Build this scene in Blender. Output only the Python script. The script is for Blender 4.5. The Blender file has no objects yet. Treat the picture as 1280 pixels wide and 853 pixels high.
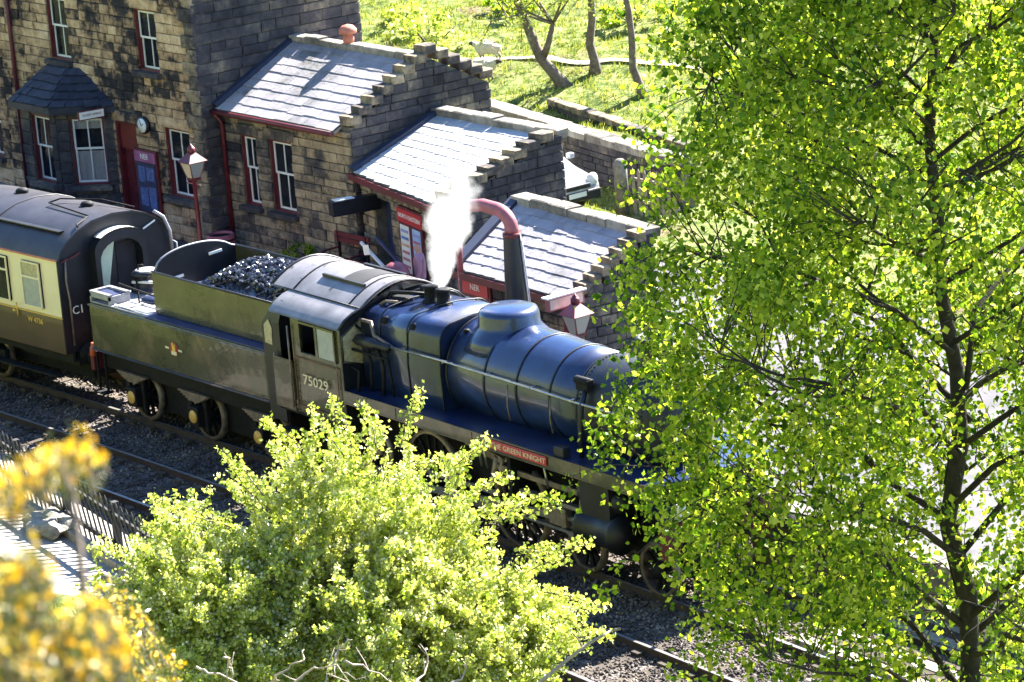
import bpy, bmesh, math, random
import numpy as np
from mathutils import Vector, Matrix, Quaternion
random.seed(7); RNG = np.random.default_rng(7)
SC = bpy.context.scene
COL = SC.collection
R = math.radians

# ------------------------------------------------------------ camera
F = 4213.8
TH, PH, RO = 0.2665, 0.90706, -0.0769
CAM = Vector((54.898, -33.860, 18.166))
_d = Vector((-math.sin(PH)*math.cos(TH), math.cos(PH)*math.cos(TH), -math.sin(TH)))
_r0 = Vector((math.cos(PH), math.sin(PH), 0)); _u0 = _r0.cross(_d)
_r = _r0*math.cos(RO) + _u0*math.sin(RO); _u = -_r0*math.sin(RO) + _u0*math.cos(RO)
cd = bpy.data.cameras.new('camera'); cam = bpy.data.objects.new('camera', cd); COL.objects.link(cam)
cam.matrix_world = Matrix(((_r.x,_u.x,-_d.x,CAM.x),(_r.y,_u.y,-_d.y,CAM.y),(_r.z,_u.z,-_d.z,CAM.z),(0,0,0,1)))
cd.lens = F/1280*36; cd.sensor_width = 36; cd.clip_start = .3; cd.clip_end = 3000
cd.dof.use_dof = True; cd.dof.focus_distance = 57; cd.dof.aperture_fstop = 8.5
SC.camera = cam

# ------------------------------------------------------------ world, sun, exposure
SUN_AZ = math.atan2(.986, -.165)            # the sun stands behind the station, to the left
SUN_EL = R(40)
w = bpy.data.worlds.new('World'); SC.world = w; w.use_nodes = True
nt = w.node_tree; sky = nt.nodes.new('ShaderNodeTexSky'); sky.sky_type = 'NISHITA'; sky.sun_disc = False
sky.sun_elevation = SUN_EL; sky.sun_rotation = math.pi/2 - SUN_AZ
sky.ozone_density = 7; sky.dust_density = .2; sky.air_density = 1.0
bg = nt.nodes['Background']; bg.inputs['Strength'].default_value = .063
nt.links.new(sky.outputs[0], bg.inputs['Color'])
sd = bpy.data.lights.new('sun', 'SUN'); sd.energy = 5.0; sd.angle = R(.5); sd.color = (1, .95, .86)
sun = bpy.data.objects.new('sun', sd); COL.objects.link(sun)
S = Vector((math.cos(SUN_AZ)*math.cos(SUN_EL), math.sin(SUN_AZ)*math.cos(SUN_EL), math.sin(SUN_EL)))
sun.rotation_euler = S.to_track_quat('Z', 'Y').to_euler()
sun.location = (-40, 60, 70)
SC.view_settings.view_transform = 'Standard'; SC.view_settings.look = 'None'
SC.view_settings.exposure = 2.75; SC.view_settings.gamma = 1
SC.render.film_transparent = False
SC.cycles.max_bounces = 7; SC.cycles.transparent_max_bounces = 8; SC.cycles.volume_bounces = 6
SC.cycles.volume_step_rate = 2.0

# ------------------------------------------------------------ terrain height and placing helpers
def lerp(x, pts):
    if x <= pts[0][0]: return pts[0][1]
    for (a, ya), (b, yb) in zip(pts, pts[1:]):
        if x <= b: return ya + (yb-ya)*(x-a)/(b-a)
    return pts[-1][1]
def hill_noise(x, y):
    return (math.sin(x*.31+1.3)*math.cos(y*.27)+.6*math.sin(x*.71+y*.53)+.35*math.sin(x*1.7-y*1.3))
def ground_z(x, y):
    if y < -4.9:
        d = -4.9-y
        h = lerp(d, [(0,-.3),(.9,.02),(3.0,.15),(6,.8),(8.5,1.6),(10.8,2.9),(13,4.2),(17.5,7.3),(22,10.6),(26.4,14.6),(28.7,16.3),(36,17.4),(60,20),(200,45)])
        return h + .1*min(1, d/4)*hill_noise(x, y)
    if y < 11.2: return -.3
    b = lerp(y, [(11.2,-.3),(11.21,.5),(16.2,.5),(18.6,-1.5)])
    s = y*.82 - x*.57
    return b + .17*(hill_noise(x*.8, y*.8)+.4*math.sin(x*2.1+y*1.7)*math.sin(y*2.6-x*.9))*min(1,max(0,(y-18)/3)) + lerp(s, [(24,0),(32,.15),(37,.9),(60,2.6),(90,9),(160,38),(300,80)])
def ray(px, py):
    v = _d*F + _r*(px-640) - _u*(py-426.5); return v.normalized()
def at_z(px, py, z):
    v = ray(px, py); return CAM + v*((z-CAM.z)/v.z)
def at_y(px, py, y):
    v = ray(px, py); return CAM + v*((y-CAM.y)/v.y)
def at_ground(px, py, t0=35):
    v = ray(px, py); t = t0
    while t < 900:
        p = CAM+v*t
        if p.z <= ground_z(p.x, p.y): return p
        t += .1
    return CAM+v*300
def track_y(x): return -.002*(x-3)**2 if x > -12 else -.45-.06*(-12-x)

# ------------------------------------------------------------ objects
def W(o):
    if o.parent is None: return o.matrix_basis.copy()
    return W(o.parent) @ o.matrix_parent_inverse @ o.matrix_basis
def setpar(o, parent, world=False):
    if parent is None: return
    o.parent = parent
    if world: o.matrix_parent_inverse = W(parent).inverted()
def tag(o, label=None, cat=None, group=None, kind=None):
    if label: o['label'] = label
    if cat: o['category'] = cat
    if group: o['group'] = group
    if kind: o['kind'] = kind
    return o
def thing(name, loc, rz, label, cat, group=None):
    o = bpy.data.objects.new(name, None); COL.objects.link(o); o.empty_display_size = .3
    o.location = loc; o.rotation_euler = (0, 0, rz)
    return tag(o, label, cat, group)
def link_mesh(name, me, mat, parent=None, world=False):
    if mat is not None and not me.materials: me.materials.append(mat)
    o = bpy.data.objects.new(name, me); COL.objects.link(o); setpar(o, parent, world); return o
def mesh_from(name, V, Fc, smooth=False):
    me = bpy.data.meshes.new(name); me.from_pydata([tuple(v) for v in V], [], Fc); me.update()
    if smooth: me.polygons.foreach_set('use_smooth', [True]*len(me.polygons))
    return me
class MB:
    def __init__(s): s.V=[]; s.F=[]; s.sm=[]
    def add(s, V, Fc, smooth=False):
        n=len(s.V); s.V += [Vector(v) for v in V]; s.F += [tuple(i+n for i in f) for f in Fc]; s.sm += [smooth]*len(Fc); return s
    def box(s, x0,x1,y0,y1,z0,z1):
        V=[(x,y,z) for z in (z0,z1) for y in (y0,y1) for x in (x0,x1)]
        return s.add(V,[(0,2,3,1),(4,5,7,6),(0,1,5,4),(2,6,7,3),(0,4,6,2),(1,3,7,5)])
    def obox(s, c, ax, ay, az):     # oriented box: centre and half axis vectors
        c=Vector(c); ax=Vector(ax); ay=Vector(ay); az=Vector(az)
        V=[c+i*ax+j*ay+k*az for k in (-1,1) for j in (-1,1) for i in (-1,1)]
        return s.add(V,[(0,2,3,1),(4,5,7,6),(0,1,5,4),(2,6,7,3),(0,4,6,2),(1,3,7,5)])
    def bar(s, a, b, w, h, up=(0,0,1)):
        a=Vector(a); b=Vector(b); d=(b-a); l=d.length; d.normalize(); up=Vector(up)
        sd=d.cross(up); 
        if sd.length<1e-4: sd=d.cross(Vector((0,1,0)))
        sd.normalize(); u2=sd.cross(d)
        return s.obox((a+b)/2, d*l/2, sd*w/2, u2*h/2)
    def tube(s, pts, r, n=8, cap=True, smooth=True):
        pts=[Vector(p) for p in pts]; k=len(pts)
        rs=r if isinstance(r,(list,tuple)) else [r]*k
        V=[]; prev=None
        for i,p in enumerate(pts):
            d=(pts[min(i+1,k-1)]-pts[max(i-1,0)]).normalized()
            if prev is None:
                a=d.orthogonal().normalized()
            else:
                a=(prev-d*prev.dot(d)); a=a.normalized() if a.length>1e-5 else d.orthogonal().normalized()
            prev=a; b=d.cross(a)
            for j in range(n):
                t=2*math.pi*j/n; V.append(p+(a*math.cos(t)+b*math.sin(t))*rs[i])
        Fc=[(i*n+j,i*n+(j+1)%n,(i+1)*n+(j+1)%n,(i+1)*n+j) for i in range(k-1) for j in range(n)]
        s.add(V,Fc,smooth)
        if cap:
            m=len(s.V)-len(V); s.F += [tuple(m+j for j in reversed(range(n))), tuple(m+(k-1)*n+j for j in range(n))]; s.sm += [False,False]
        return s
    def lathe(s, prof, o=(0,0,0), axis='z', n=24, smooth=True, cap=True):   # prof: (radius, height)
        o=Vector(o); V=[]
        for (r,h) in prof:
            for j in range(n):
                t=2*math.pi*j/n; a,b=r*math.cos(t),r*math.sin(t)
                V.append(o+Vector({'z':(a,b,h),'x':(h,a,b),'y':(b,h,a)}[axis]))
        k=len(prof)
        Fc=[(i*n+j,i*n+(j+1)%n,(i+1)*n+(j+1)%n,(i+1)*n+j) for i in range(k-1) for j in range(n)]
        m=len(s.V); s.add(V,Fc,smooth)
        if cap: s.F += [tuple(m+j for j in reversed(range(n))), tuple(m+(k-1)*n+j for j in range(n))]; s.sm += [False,False]
        return s
    def prism(s, poly, ext, smooth=False):      # polygon of 3d points pushed along ext
        poly=[Vector(p) for p in poly]; e=Vector(ext); n=len(poly)
        V=poly+[p+e for p in poly]
        return s.add(V,[tuple(range(n)),tuple(reversed(range(n,2*n)))]+[(i,i+n,(i+1)%n+n,(i+1)%n) for i in range(n)],smooth)
    def loft(s, rings, smooth=True, close=True, caps=True):
        n=len(rings[0]); V=[p for r_ in rings for p in r_]; m=len(s.V)
        Fc=[]
        for i in range(len(rings)-1):
            for j in range(n if close else n-1):
                Fc.append((i*n+j,i*n+(j+1)%n,(i+1)*n+(j+1)%n,(i+1)*n+j))
        s.add(V,Fc,smooth)
        if caps and close: s.F += [tuple(m+j for j in reversed(range(n))), tuple(m+(len(rings)-1)*n+j for j in range(n))]; s.sm += [False,False]
        return s
    def build(s, name, mat, parent=None, world=False, bevel=0, label=None):
        me=bpy.data.meshes.new(name); me.from_pydata([tuple(v) for v in s.V],[],s.F)
        me.polygons.foreach_set('use_smooth', s.sm)
        bm=bmesh.new(); bm.from_mesh(me); bmesh.ops.recalc_face_normals(bm, faces=bm.faces); bm.to_mesh(me); bm.free()
        me.update()
        o=link_mesh(name, me, mat, parent, world)
        if bevel:
            b=o.modifiers.new('bevel','BEVEL'); b.width=bevel; b.segments=2; b.limit_method='ANGLE'; b.angle_limit=R(40)
        if label: o['label']=label
        return o
def copy_tree(o, parent=None):
    c=o.copy(); COL.objects.link(c)
    if parent is not None: c.parent=parent
    for ch in list(o.children): copy_tree(ch, c)
    return c
def text(name, s, size, mat, M, parent, extr=.004, align='CENTER', sx=1.0):
    cu=bpy.data.curves.new(name,'FONT'); cu.body=s; cu.size=size; cu.extrude=extr; cu.align_x=align; cu.align_y='CENTER'
    cu.resolution_u=2
    t=bpy.data.objects.new(name,cu); COL.objects.link(t); bpy.context.view_layer.update()
    me=bpy.data.meshes.new_from_object(t.evaluated_get(bpy.context.evaluated_depsgraph_get()))
    bpy.data.objects.remove(t); me.transform(M @ Matrix.Diagonal((sx,1,1,1))); me.materials.clear()
    return link_mesh(name, me, mat, parent)
def frame_M(o, x, y):       # matrix whose x, y axes are given, text faces x cross y
    x=Vector(x).normalized(); y=Vector(y).normalized(); z=x.cross(y); o=Vector(o)
    return Matrix(((x.x,y.x,z.x,o.x),(x.y,y.y,z.y,o.y),(x.z,y.z,z.z,o.z),(0,0,0,1)))

# ------------------------------------------------------------ materials
def newmat(name):
    m=bpy.data.materials.new(name); m.use_nodes=True; n=m.node_tree; return m,n,n.nodes['Principled BSDF']
def ramp(n, fac, stops):
    r_=n.nodes.new('ShaderNodeValToRGB'); e=r_.color_ramp.elements
    while len(e)<len(stops): e.new(.5)
    for i,(p,c) in enumerate(stops): e[i].position=p; e[i].color=(*c,1)
    n.links.new(fac,r_.inputs[0]); return r_.outputs[0]
def noise(n, scale, detail=4, rough=.6, coord='Object', stretch=None):
    tc=n.nodes.new('ShaderNodeTexCoord'); t=n.nodes.new('ShaderNodeTexNoise')
    t.inputs['Scale'].default_value=scale; t.inputs['Detail'].default_value=detail; t.inputs['Roughness'].default_value=rough
    src=tc.outputs[coord]
    if stretch:
        mp=n.nodes.new('ShaderNodeMapping'); mp.inputs['Scale'].default_value=stretch; n.links.new(src,mp.inputs[0]); src=mp.outputs[0]
    n.links.new(src,t.inputs['Vector']); return t.outputs['Fac']
def geo_noise(n, scale, detail=4, rough=.6):     # world-space noise for objects that share a mesh
    g=n.nodes.new('ShaderNodeNewGeometry'); t=n.nodes.new('ShaderNodeTexNoise')
    t.inputs['Scale'].default_value=scale; t.inputs['Detail'].default_value=detail; t.inputs['Roughness'].default_value=rough
    n.links.new(g.outputs['Position'],t.inputs['Vector']); return t.outputs['Fac']
def bump(n, b, h, strength=.4, dist=.02):
    k=n.nodes.new('ShaderNodeBump'); k.inputs['Strength'].default_value=strength; k.inputs['Distance'].default_value=dist
    n.links.new(h,k.inputs['Height']); n.links.new(k.outputs[0],b.inputs['Normal'])
def mix(n, f, a, b, mode='MIX'):
    m=n.nodes.new('ShaderNodeMix'); m.data_type='RGBA'; m.blend_type=mode
    for s,v in ((0,f),(6,a),(7,b)):
        if isinstance(v,(int,float)): m.inputs[s].default_value=v
        elif isinstance(v,tuple): m.inputs[s].default_value=(*v,1)
        else: n.links.new(v,m.inputs[s])
    return m.outputs[2]
def plain(name, c, rough=.6, metal=0, var=.25, scale=3, bmp=.0, spec=.5, coat=0, dirt=None):
    m,n,b=newmat(name)
    f=geo_noise(n,scale,5)
    lo=tuple(x*(1-var) for x in c); hi=tuple(min(1,x*(1+var)) for x in c)
    col=ramp(n,f,[(.3,lo),(.7,hi)])
    if dirt:
        f2=geo_noise(n,dirt[1],4,.7); mk=ramp(n,f2,[(dirt[2],(0,0,0)),(dirt[2]+.12,(1,1,1))]); col=mix(n,mk,col,dirt[0])
    n.links.new(col,b.inputs['Base Color'])
    b.inputs['Roughness'].default_value=rough; b.inputs['Metallic'].default_value=metal
    b.inputs['Specular IOR Level'].default_value=spec; b.inputs['Coat Weight'].default_value=coat
    if bmp: bump(n,b,geo_noise(n,scale*6,4),bmp,.01)
    return m
def stone_mat(name, stops, rough=.92):
    m,n,b=newmat(name)
    oi=n.nodes.new('ShaderNodeObjectInfo'); isl=n.nodes.new('ShaderNodeNewGeometry')
    ad=n.nodes.new('ShaderNodeMath'); ad.operation='ADD'; n.links.new(oi.outputs['Random'],ad.inputs[0]); n.links.new(isl.outputs['Random Per Island'],ad.inputs[1])
    f0=n.nodes.new('ShaderNodeMath'); f0.operation='FRACT'; n.links.new(ad.outputs[0],f0.inputs[0]); fr=n.nodes.new('ShaderNodeMath'); fr.operation='MULTIPLY_ADD'; fr.inputs[1].default_value=.36; fr.inputs[2].default_value=.32; n.links.new(f0.outputs[0],fr.inputs[0])
    big=geo_noise(n,.8,4,.65); sc=n.nodes.new('ShaderNodeMath'); sc.operation='MULTIPLY_ADD'; n.links.new(big,sc.inputs[0]); sc.inputs[1].default_value=1.9; sc.inputs[2].default_value=-.95
    sm=n.nodes.new('ShaderNodeMath'); sm.operation='ADD'; n.links.new(fr.outputs[0],sm.inputs[0]); n.links.new(sc.outputs[0],sm.inputs[1])
    nz=geo_noise(n,5,7,.8); s2=n.nodes.new('ShaderNodeMath'); s2.operation='MULTIPLY_ADD'; n.links.new(nz,s2.inputs[0]); s2.inputs[1].default_value=1.5; s2.inputs[2].default_value=-.75
    s3=n.nodes.new('ShaderNodeMath'); s3.operation='ADD'; s3.use_clamp=True; n.links.new(sm.outputs[0],s3.inputs[0]); n.links.new(s2.outputs[0],s3.inputs[1])
    n.links.new(ramp(n,s3.outputs[0],stops),b.inputs['Base Color']); b.inputs['Roughness'].default_value=rough
    b.inputs['Specular IOR Level'].default_value=.25
    bump(n,b,geo_noise(n,22,5,.7),.7,.02)
    return m
M={}
M['stone']=stone_mat('sooty sandstone',[(0,(.018,.016,.022)),(.33,(.05,.042,.04)),(.45,(.28,.18,.105)),(.7,(.52,.35,.2)),(1,(.72,.54,.34))])
M['stone_dark']=stone_mat('dark sandstone',[(0,(.02,.02,.025)),(.5,(.06,.055,.06)),(.8,(.13,.11,.09)),(1,(.26,.21,.15))])  # gable ends get this darker copy: their shade is put into the colour
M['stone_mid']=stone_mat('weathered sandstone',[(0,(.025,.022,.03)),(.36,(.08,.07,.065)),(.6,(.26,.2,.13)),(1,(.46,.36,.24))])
M['coping']=stone_mat('pale coping stone',[(0,(.07,.065,.06)),(.45,(.22,.2,.17)),(1,(.46,.42,.36))])
M['mortar']=plain('grey mortar',(.12,.105,.085),.95,var=.4,scale=6,bmp=.5)
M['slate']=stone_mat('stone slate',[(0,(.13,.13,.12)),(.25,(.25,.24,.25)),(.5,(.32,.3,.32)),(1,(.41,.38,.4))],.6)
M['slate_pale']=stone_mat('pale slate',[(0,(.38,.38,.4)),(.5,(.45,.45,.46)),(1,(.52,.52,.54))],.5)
M['lead']=plain('lead flashing',(.03,.038,.07),.6,.1,.2,4)  # dark blue tint: shade on the flashing put into its colour
M['dark_slate']=stone_mat('dark blue slate',[(0,(.015,.018,.03)),(.5,(.035,.04,.06)),(1,(.07,.075,.1))],.5)
M['maroon']=plain('maroon paint',(.11,.013,.02),.45,0,.3,5,.1)
M['red']=plain('red enamel sign',(.5,.03,.035),.4,0,.15,5)
M['white_paint']=plain('white gloss paint',(.75,.74,.7),.4,0,.08,5,dirt=((.45,.42,.36),14,.62))
M['ink']=plain('white lettering',(.85,.83,.75),.5,0,.05)
M['dark_ink']=plain('dark lettering',(.02,.02,.04),.5,0,.05)
M['gold']=plain('gold lettering',(.75,.45,.06),.5,0,.1)
M['blackpaint']=plain('sooty black paint',(.008,.009,.014),.45,0,.5,3,.25,dirt=((.03,.025,.02),2.2,.62))
M['gloss']=plain('polished dark paint',(.011,.025,.085),.3,.1,.5,2.4,.16,spec=.75,coat=.45,dirt=((.05,.045,.045),2.2,.66))  # blue base stands in for sky reflected on the dark paint
M['olive']=plain('dusty green side sheets',(.05,.047,.022),.27,0,.4,1.2,.1,coat=.25,dirt=((.11,.08,.048),.9,.5))
M['roofgrey']=plain('weathered grey roof sheet',(.2,.19,.2),.42,.1,.3,2,.15,dirt=((.05,.045,.045),3,.6))
M['coachroof']=plain('sooty coach roof',(.035,.033,.04),.45,.1,.35,2,.15,dirt=((.03,.028,.028),3,.6))
M['steel']=plain('oily bright steel',(.42,.4,.38),.3,.85,.2,6)
M['dullsteel']=plain('grimy steel',(.22,.17,.14),.5,.5,.4,8,.3)
M['iron']=plain('black grimy iron',(.009,.009,.011),.7,.1,.5,6,.4,spec=.25)
M['cream']=plain('cream coach paint',(.75,.64,.43),.35,0,.06,2,coat=.3)
M['brown']=plain('chocolate coach paint',(.075,.04,.028),.35,0,.2,2,coat=.3)
M['pinkmaroon']=plain('faded maroon ironwork',(.3,.085,.1),.5,0,.25,5,.2)  # paler maroon: sunlight on the ironwork put into the colour
M['yellow']=plain('yellow axlebox cover',(.62,.36,.08),.5,0,.3,9)
M['orange']=plain('red oxide hose',(.5,.09,.03),.5,0,.2,9)
M['deck']=plain('pale worn deck plate',(.3,.3,.33),.5,.2,.25,4,.1,dirt=((.12,.12,.16),3,.6))
M['wood']=plain('grey weathered timber',(.3,.26,.21),.9,0,.35,12,.5)
M['timber_white']=plain('white painted timber',(.68,.67,.64),.7,0,.12,9,.3)
M['tar']=plain('tarred black timber',(.03,.028,.03),.85,0,.4,9,.4)
M['sleeper']=stone_mat('creosoted sleeper',[(0,(.035,.028,.022)),(.6,(.08,.065,.05)),(1,(.17,.14,.11))])
M['rust']=plain('rusty rail web',(.055,.035,.028),.8,.1,.4,12,.3)
M['railtop']=plain('worn rail head',(.5,.48,.46),.35,.8,.15,9)
M['bark']=plain('dark birch bark',(.035,.028,.024),.95,0,.5,9,.9,dirt=((.3,.28,.26),5,.66))
M['bark_grey']=plain('grey tree bark',(.14,.11,.09),.95,0,.4,6,.8,dirt=((.28,.26,.2),4,.6))
M['twig']=plain('bleached dead twig',(.4,.33,.29),.8,0,.3,9)
M['asphalt']=plain('platform tarmac',(.085,.08,.09),.9,0,.4,1.2,.4,dirt=((.04,.04,.045),.7,.52))
M['wool']=plain('sheep fleece',(.62,.57,.47),.95,0,.15,20,1)
M['sheepface']=plain('dark sheep face',(.05,.04,.035),.9,0,.2)
M['carpaint']=plain('silver car paint',(.55,.57,.6),.22,.4,.04,2,coat=.6)
M['plastic']=plain('black plastic',(.02,.02,.022),.5)
M['plate']=plain('white number plate',(.8,.8,.76),.4,0,.03)
M['tar_blue']=plain('dark blue paint',(.025,.035,.09),.45,0,.3,4)
M['curtain']=plain('net curtain',(.72,.76,.88),.9,0,.2,30)
M['cream_blind']=plain('cream window blind',(.8,.68,.38),.8,0,.1,5)
M['terracotta']=plain('terracotta',(.5,.18,.12),.8,0,.25,8,.3)
M['poster']=plain('printed poster paper',(.62,.68,.74),.6,0,.25,7)
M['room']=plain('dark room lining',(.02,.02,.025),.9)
def glass_mat(name, c, rough=.06, spec=.8):
    m,n,b=newmat(name); b.inputs['Base Color'].default_value=(*c,1); b.inputs['Roughness'].default_value=rough
    b.inputs['Specular IOR Level'].default_value=spec
    tr=n.nodes.new('ShaderNodeBsdfTransparent'); mx=n.nodes.new('ShaderNodeMixShader'); lw=n.nodes.new('ShaderNodeLayerWeight'); lw.inputs[0].default_value=.35
    ad=n.nodes.new('ShaderNodeMath'); ad.operation='ADD'; ad.use_clamp=True; n.links.new(lw.outputs['Fresnel'],ad.inputs[0]); ad.inputs[1].default_value=.12
    n.links.new(ad.outputs[0],mx.inputs[0]); n.links.new(tr.outputs[0],mx.inputs[1]); n.links.new(b.outputs[0],mx.inputs[2]); n.links.new(mx.outputs[0],n.nodes['Material Output'].inputs[0]); return m
M['glass']=glass_mat('window glass',(.03,.035,.05))
M['lampglass']=glass_mat('lantern glass',(.6,.6,.55),.3)
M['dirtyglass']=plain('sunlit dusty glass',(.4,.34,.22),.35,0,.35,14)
M['frosted']=plain('frosted coach glass',(.32,.34,.34),.3,0,.15,9)
def leaf_mat(name, stops, trans=.55, gloss=.35):
    m,n,b=newmat(name); g=n.nodes.new('ShaderNodeNewGeometry')
    nz=geo_noise(n,.9,3); ad=n.nodes.new('ShaderNodeMath'); ad.operation='MULTIPLY_ADD'; n.links.new(nz,ad.inputs[0]); ad.inputs[1].default_value=.9; ad.inputs[2].default_value=-.45
    a2=n.nodes.new('ShaderNodeMath'); a2.operation='ADD'; a2.use_clamp=True; n.links.new(g.outputs['Random Per Island'],a2.inputs[0]); n.links.new(ad.outputs[0],a2.inputs[1])
    col=ramp(n,a2.outputs[0],stops); n.links.new(col,b.inputs['Base Color']); b.inputs['Roughness'].default_value=gloss; b.inputs['Specular IOR Level'].default_value=.35
    t=n.nodes.new('ShaderNodeBsdfTranslucent'); n.links.new(mix(n,1.0,col,(1.0,.98,.45),'MULTIPLY'),t.inputs[0])
    mx=n.nodes.new('ShaderNodeMixShader'); mx.inputs[0].default_value=trans
    n.links.new(b.outputs[0],mx.inputs[1]); n.links.new(t.outputs[0],mx.inputs[2]); n.links.new(mx.outputs[0],n.nodes['Material Output'].inputs[0]); return m
M['birchleaf']=leaf_mat('birch leaf',[(0,(.04,.11,.01)),(.4,(.2,.33,.03)),(.72,(.4,.5,.05)),(1,(.62,.66,.13))],.7)
M['hawleaf']=leaf_mat('hawthorn leaf',[(0,(.16,.25,.03)),(.35,(.42,.5,.1)),(1,(.72,.75,.32))],.5)
M['blossom']=leaf_mat('white blossom',[(0,(.55,.58,.42)),(1,(.85,.85,.75))],.4)
M['gorseleaf']=leaf_mat('gorse spine',[(0,(.03,.05,.012)),(.6,(.09,.12,.03)),(1,(.22,.2,.07))],.3)
M['gorseflower']=leaf_mat('gorse flower',[(0,(.68,.34,.006)),(.5,(.82,.53,.02)),(1,(.9,.75,.35))],.45)
M['grassblade']=leaf_mat('grass blade',[(0,(.09,.13,.02)),(.5,(.2,.25,.05)),(1,(.42,.4,.14))],.5)
def ground_mat():
    m,n,b=newmat('grassy ground')
    f=geo_noise(n,.35,6,.7); g2=geo_noise(n,2.2,6,.75)
    a=ramp(n,g2,[(.33,(.03,.06,.012)),(.45,(.16,.22,.05)),(.58,(.38,.4,.14)),(.7,(.55,.52,.3))])
    c=ramp(n,f,[(.55,(0,0,0)),(.68,(1,1,1))]); n.links.new(mix(n,c,a,(.22,.15,.1)),b.inputs['Base Color'])
    b.inputs['Roughness'].default_value=.95; b.inputs['Specular IOR Level'].default_value=.1; bump(n,b,geo_noise(n,5,6,.8),1,.25); return m
M['ground']=ground_mat()
def ballast_mat():
    m,n,b=newmat('ballast bed'); tc=n.nodes.new('ShaderNodeNewGeometry'); v=n.nodes.new('ShaderNodeTexVoronoi'); v.inputs['Scale'].default_value=16
    n.links.new(tc.outputs['Position'],v.inputs['Vector'])
    sp=n.nodes.new('ShaderNodeSeparateColor'); n.links.new(v.outputs['Color'],sp.inputs[0])
    a=ramp(n,sp.outputs[0],[(0,(.03,.026,.028)),(.5,(.085,.07,.065)),(1,(.2,.17,.15))])
    k=geo_noise(n,.8,4,.7); n.links.new(mix(n,ramp(n,k,[(.4,(0,0,0)),(.65,(.8,.8,.8))]),a,(.09,.07,.055)),b.inputs['Base Color'])
    b.inputs['Roughness'].default_value=.9; bump(n,b,v.outputs['Distance'],1,.05); return m
M['ballast']=ballast_mat()
M['pebble']=stone_mat('ballast stone',[(0,(.03,.026,.028)),(.5,(.1,.082,.075)),(1,(.36,.31,.26))])
M['coal']=plain('shiny coal',(.04,.04,.055),.16,0,.5,9,.3,spec=.9)
# ------------------------------------------------------------ the setting
def terrain():
    xs=np.unique(np.concatenate([np.arange(-420,-60,12.),np.arange(-60,70,.7),np.arange(70,200,12.)]))
    ys=np.unique(np.concatenate([np.arange(-120,-50,10.),np.arange(-50,60,.6),np.arange(60,500,12.)]))
    V=[(x,y,ground_z(x,y)) for y in ys for x in xs]; nx=len(xs)
    Fc=[(j*nx+i,j*nx+i+1,(j+1)*nx+i+1,(j+1)*nx+i) for j in range(len(ys)-1) for i in range(nx-1)]
    o=link_mesh('ground',mesh_from('ground',V,Fc,True),M['ground']); tag(o,'grassy valley floor and hillsides','ground',kind='structure')
terrain()
def strip(name, x0, x1, offs, mat, label, step=1.0, off0=0):
    # sheet along the curving track; offs = list of (y offset, z)
    V=[];k=len(offs); xs=np.arange(x0,x1+.01,step)
    for x in xs:
        for (dy,z) in offs: V.append((x,track_y(x)+dy,z))
    Fc=[(i*k+j,(i+1)*k+j,(i+1)*k+j+1,i*k+j+1) for i in range(len(xs)-1) for j in range(k-1)]
    return link_mesh(name,mesh_from(name,V,Fc),mat)
tag(strip('ballast',-60,60,[(-5.0,-.29),(-4.7,-.16),(1.75,-.16)],M['ballast'],''),'brown stone ballast under both tracks','ballast',kind='structure')
def platform():
    mb=MB(); xs=np.arange(-60,40.1,1.); V=[]
    for x in xs:
        y=track_y(x)+1.5
        zt=.9
        V += [(x,y,-.3),(x,y,zt-.09),(x,11.0,zt-.09),(x,11.2,-.3)]
    n=len(xs); Fc=[(i*4+j,(i+1)*4+j,(i+1)*4+j+1,i*4+j+1) for i in range(n-1) for j in range(3)]+[(0,1,2,3),tuple((n-1)*4+j for j in (3,2,1,0))]
    p=link_mesh('platform',mesh_from('platform',V,Fc),M['mortar']); tag(p,'station platform with tarmac top and stone edge','platform',kind='structure')
    V=[]
    for x in xs:
        y=track_y(x)+2.02; V += [(x,y,.9),(x,10.98,.9)]
    s=link_mesh('platform_surface',mesh_from('platform_surface',V,[(2*i,2*i+2,2*i+3,2*i+1) for i in range(n-1)]),M['asphalt'],p)
    me=None
    for i in range(74):
        x=-34+i*.9; y=track_y(x)+1.76; a=math.atan2(track_y(x+.5)-track_y(x-.5),1)
        if me is None:
            o=MB().box(-.443,.443,-.29,.27,-.09,0).build('edge_slab',M['coping'],p,bevel=.012); me=o.data
        else:
            o=bpy.data.objects.new('edge_slab',me); COL.objects.link(o); setpar(o,p)
        o.location=(x,y,.906); o.rotation_euler=(0,0,a)
platform()
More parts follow.
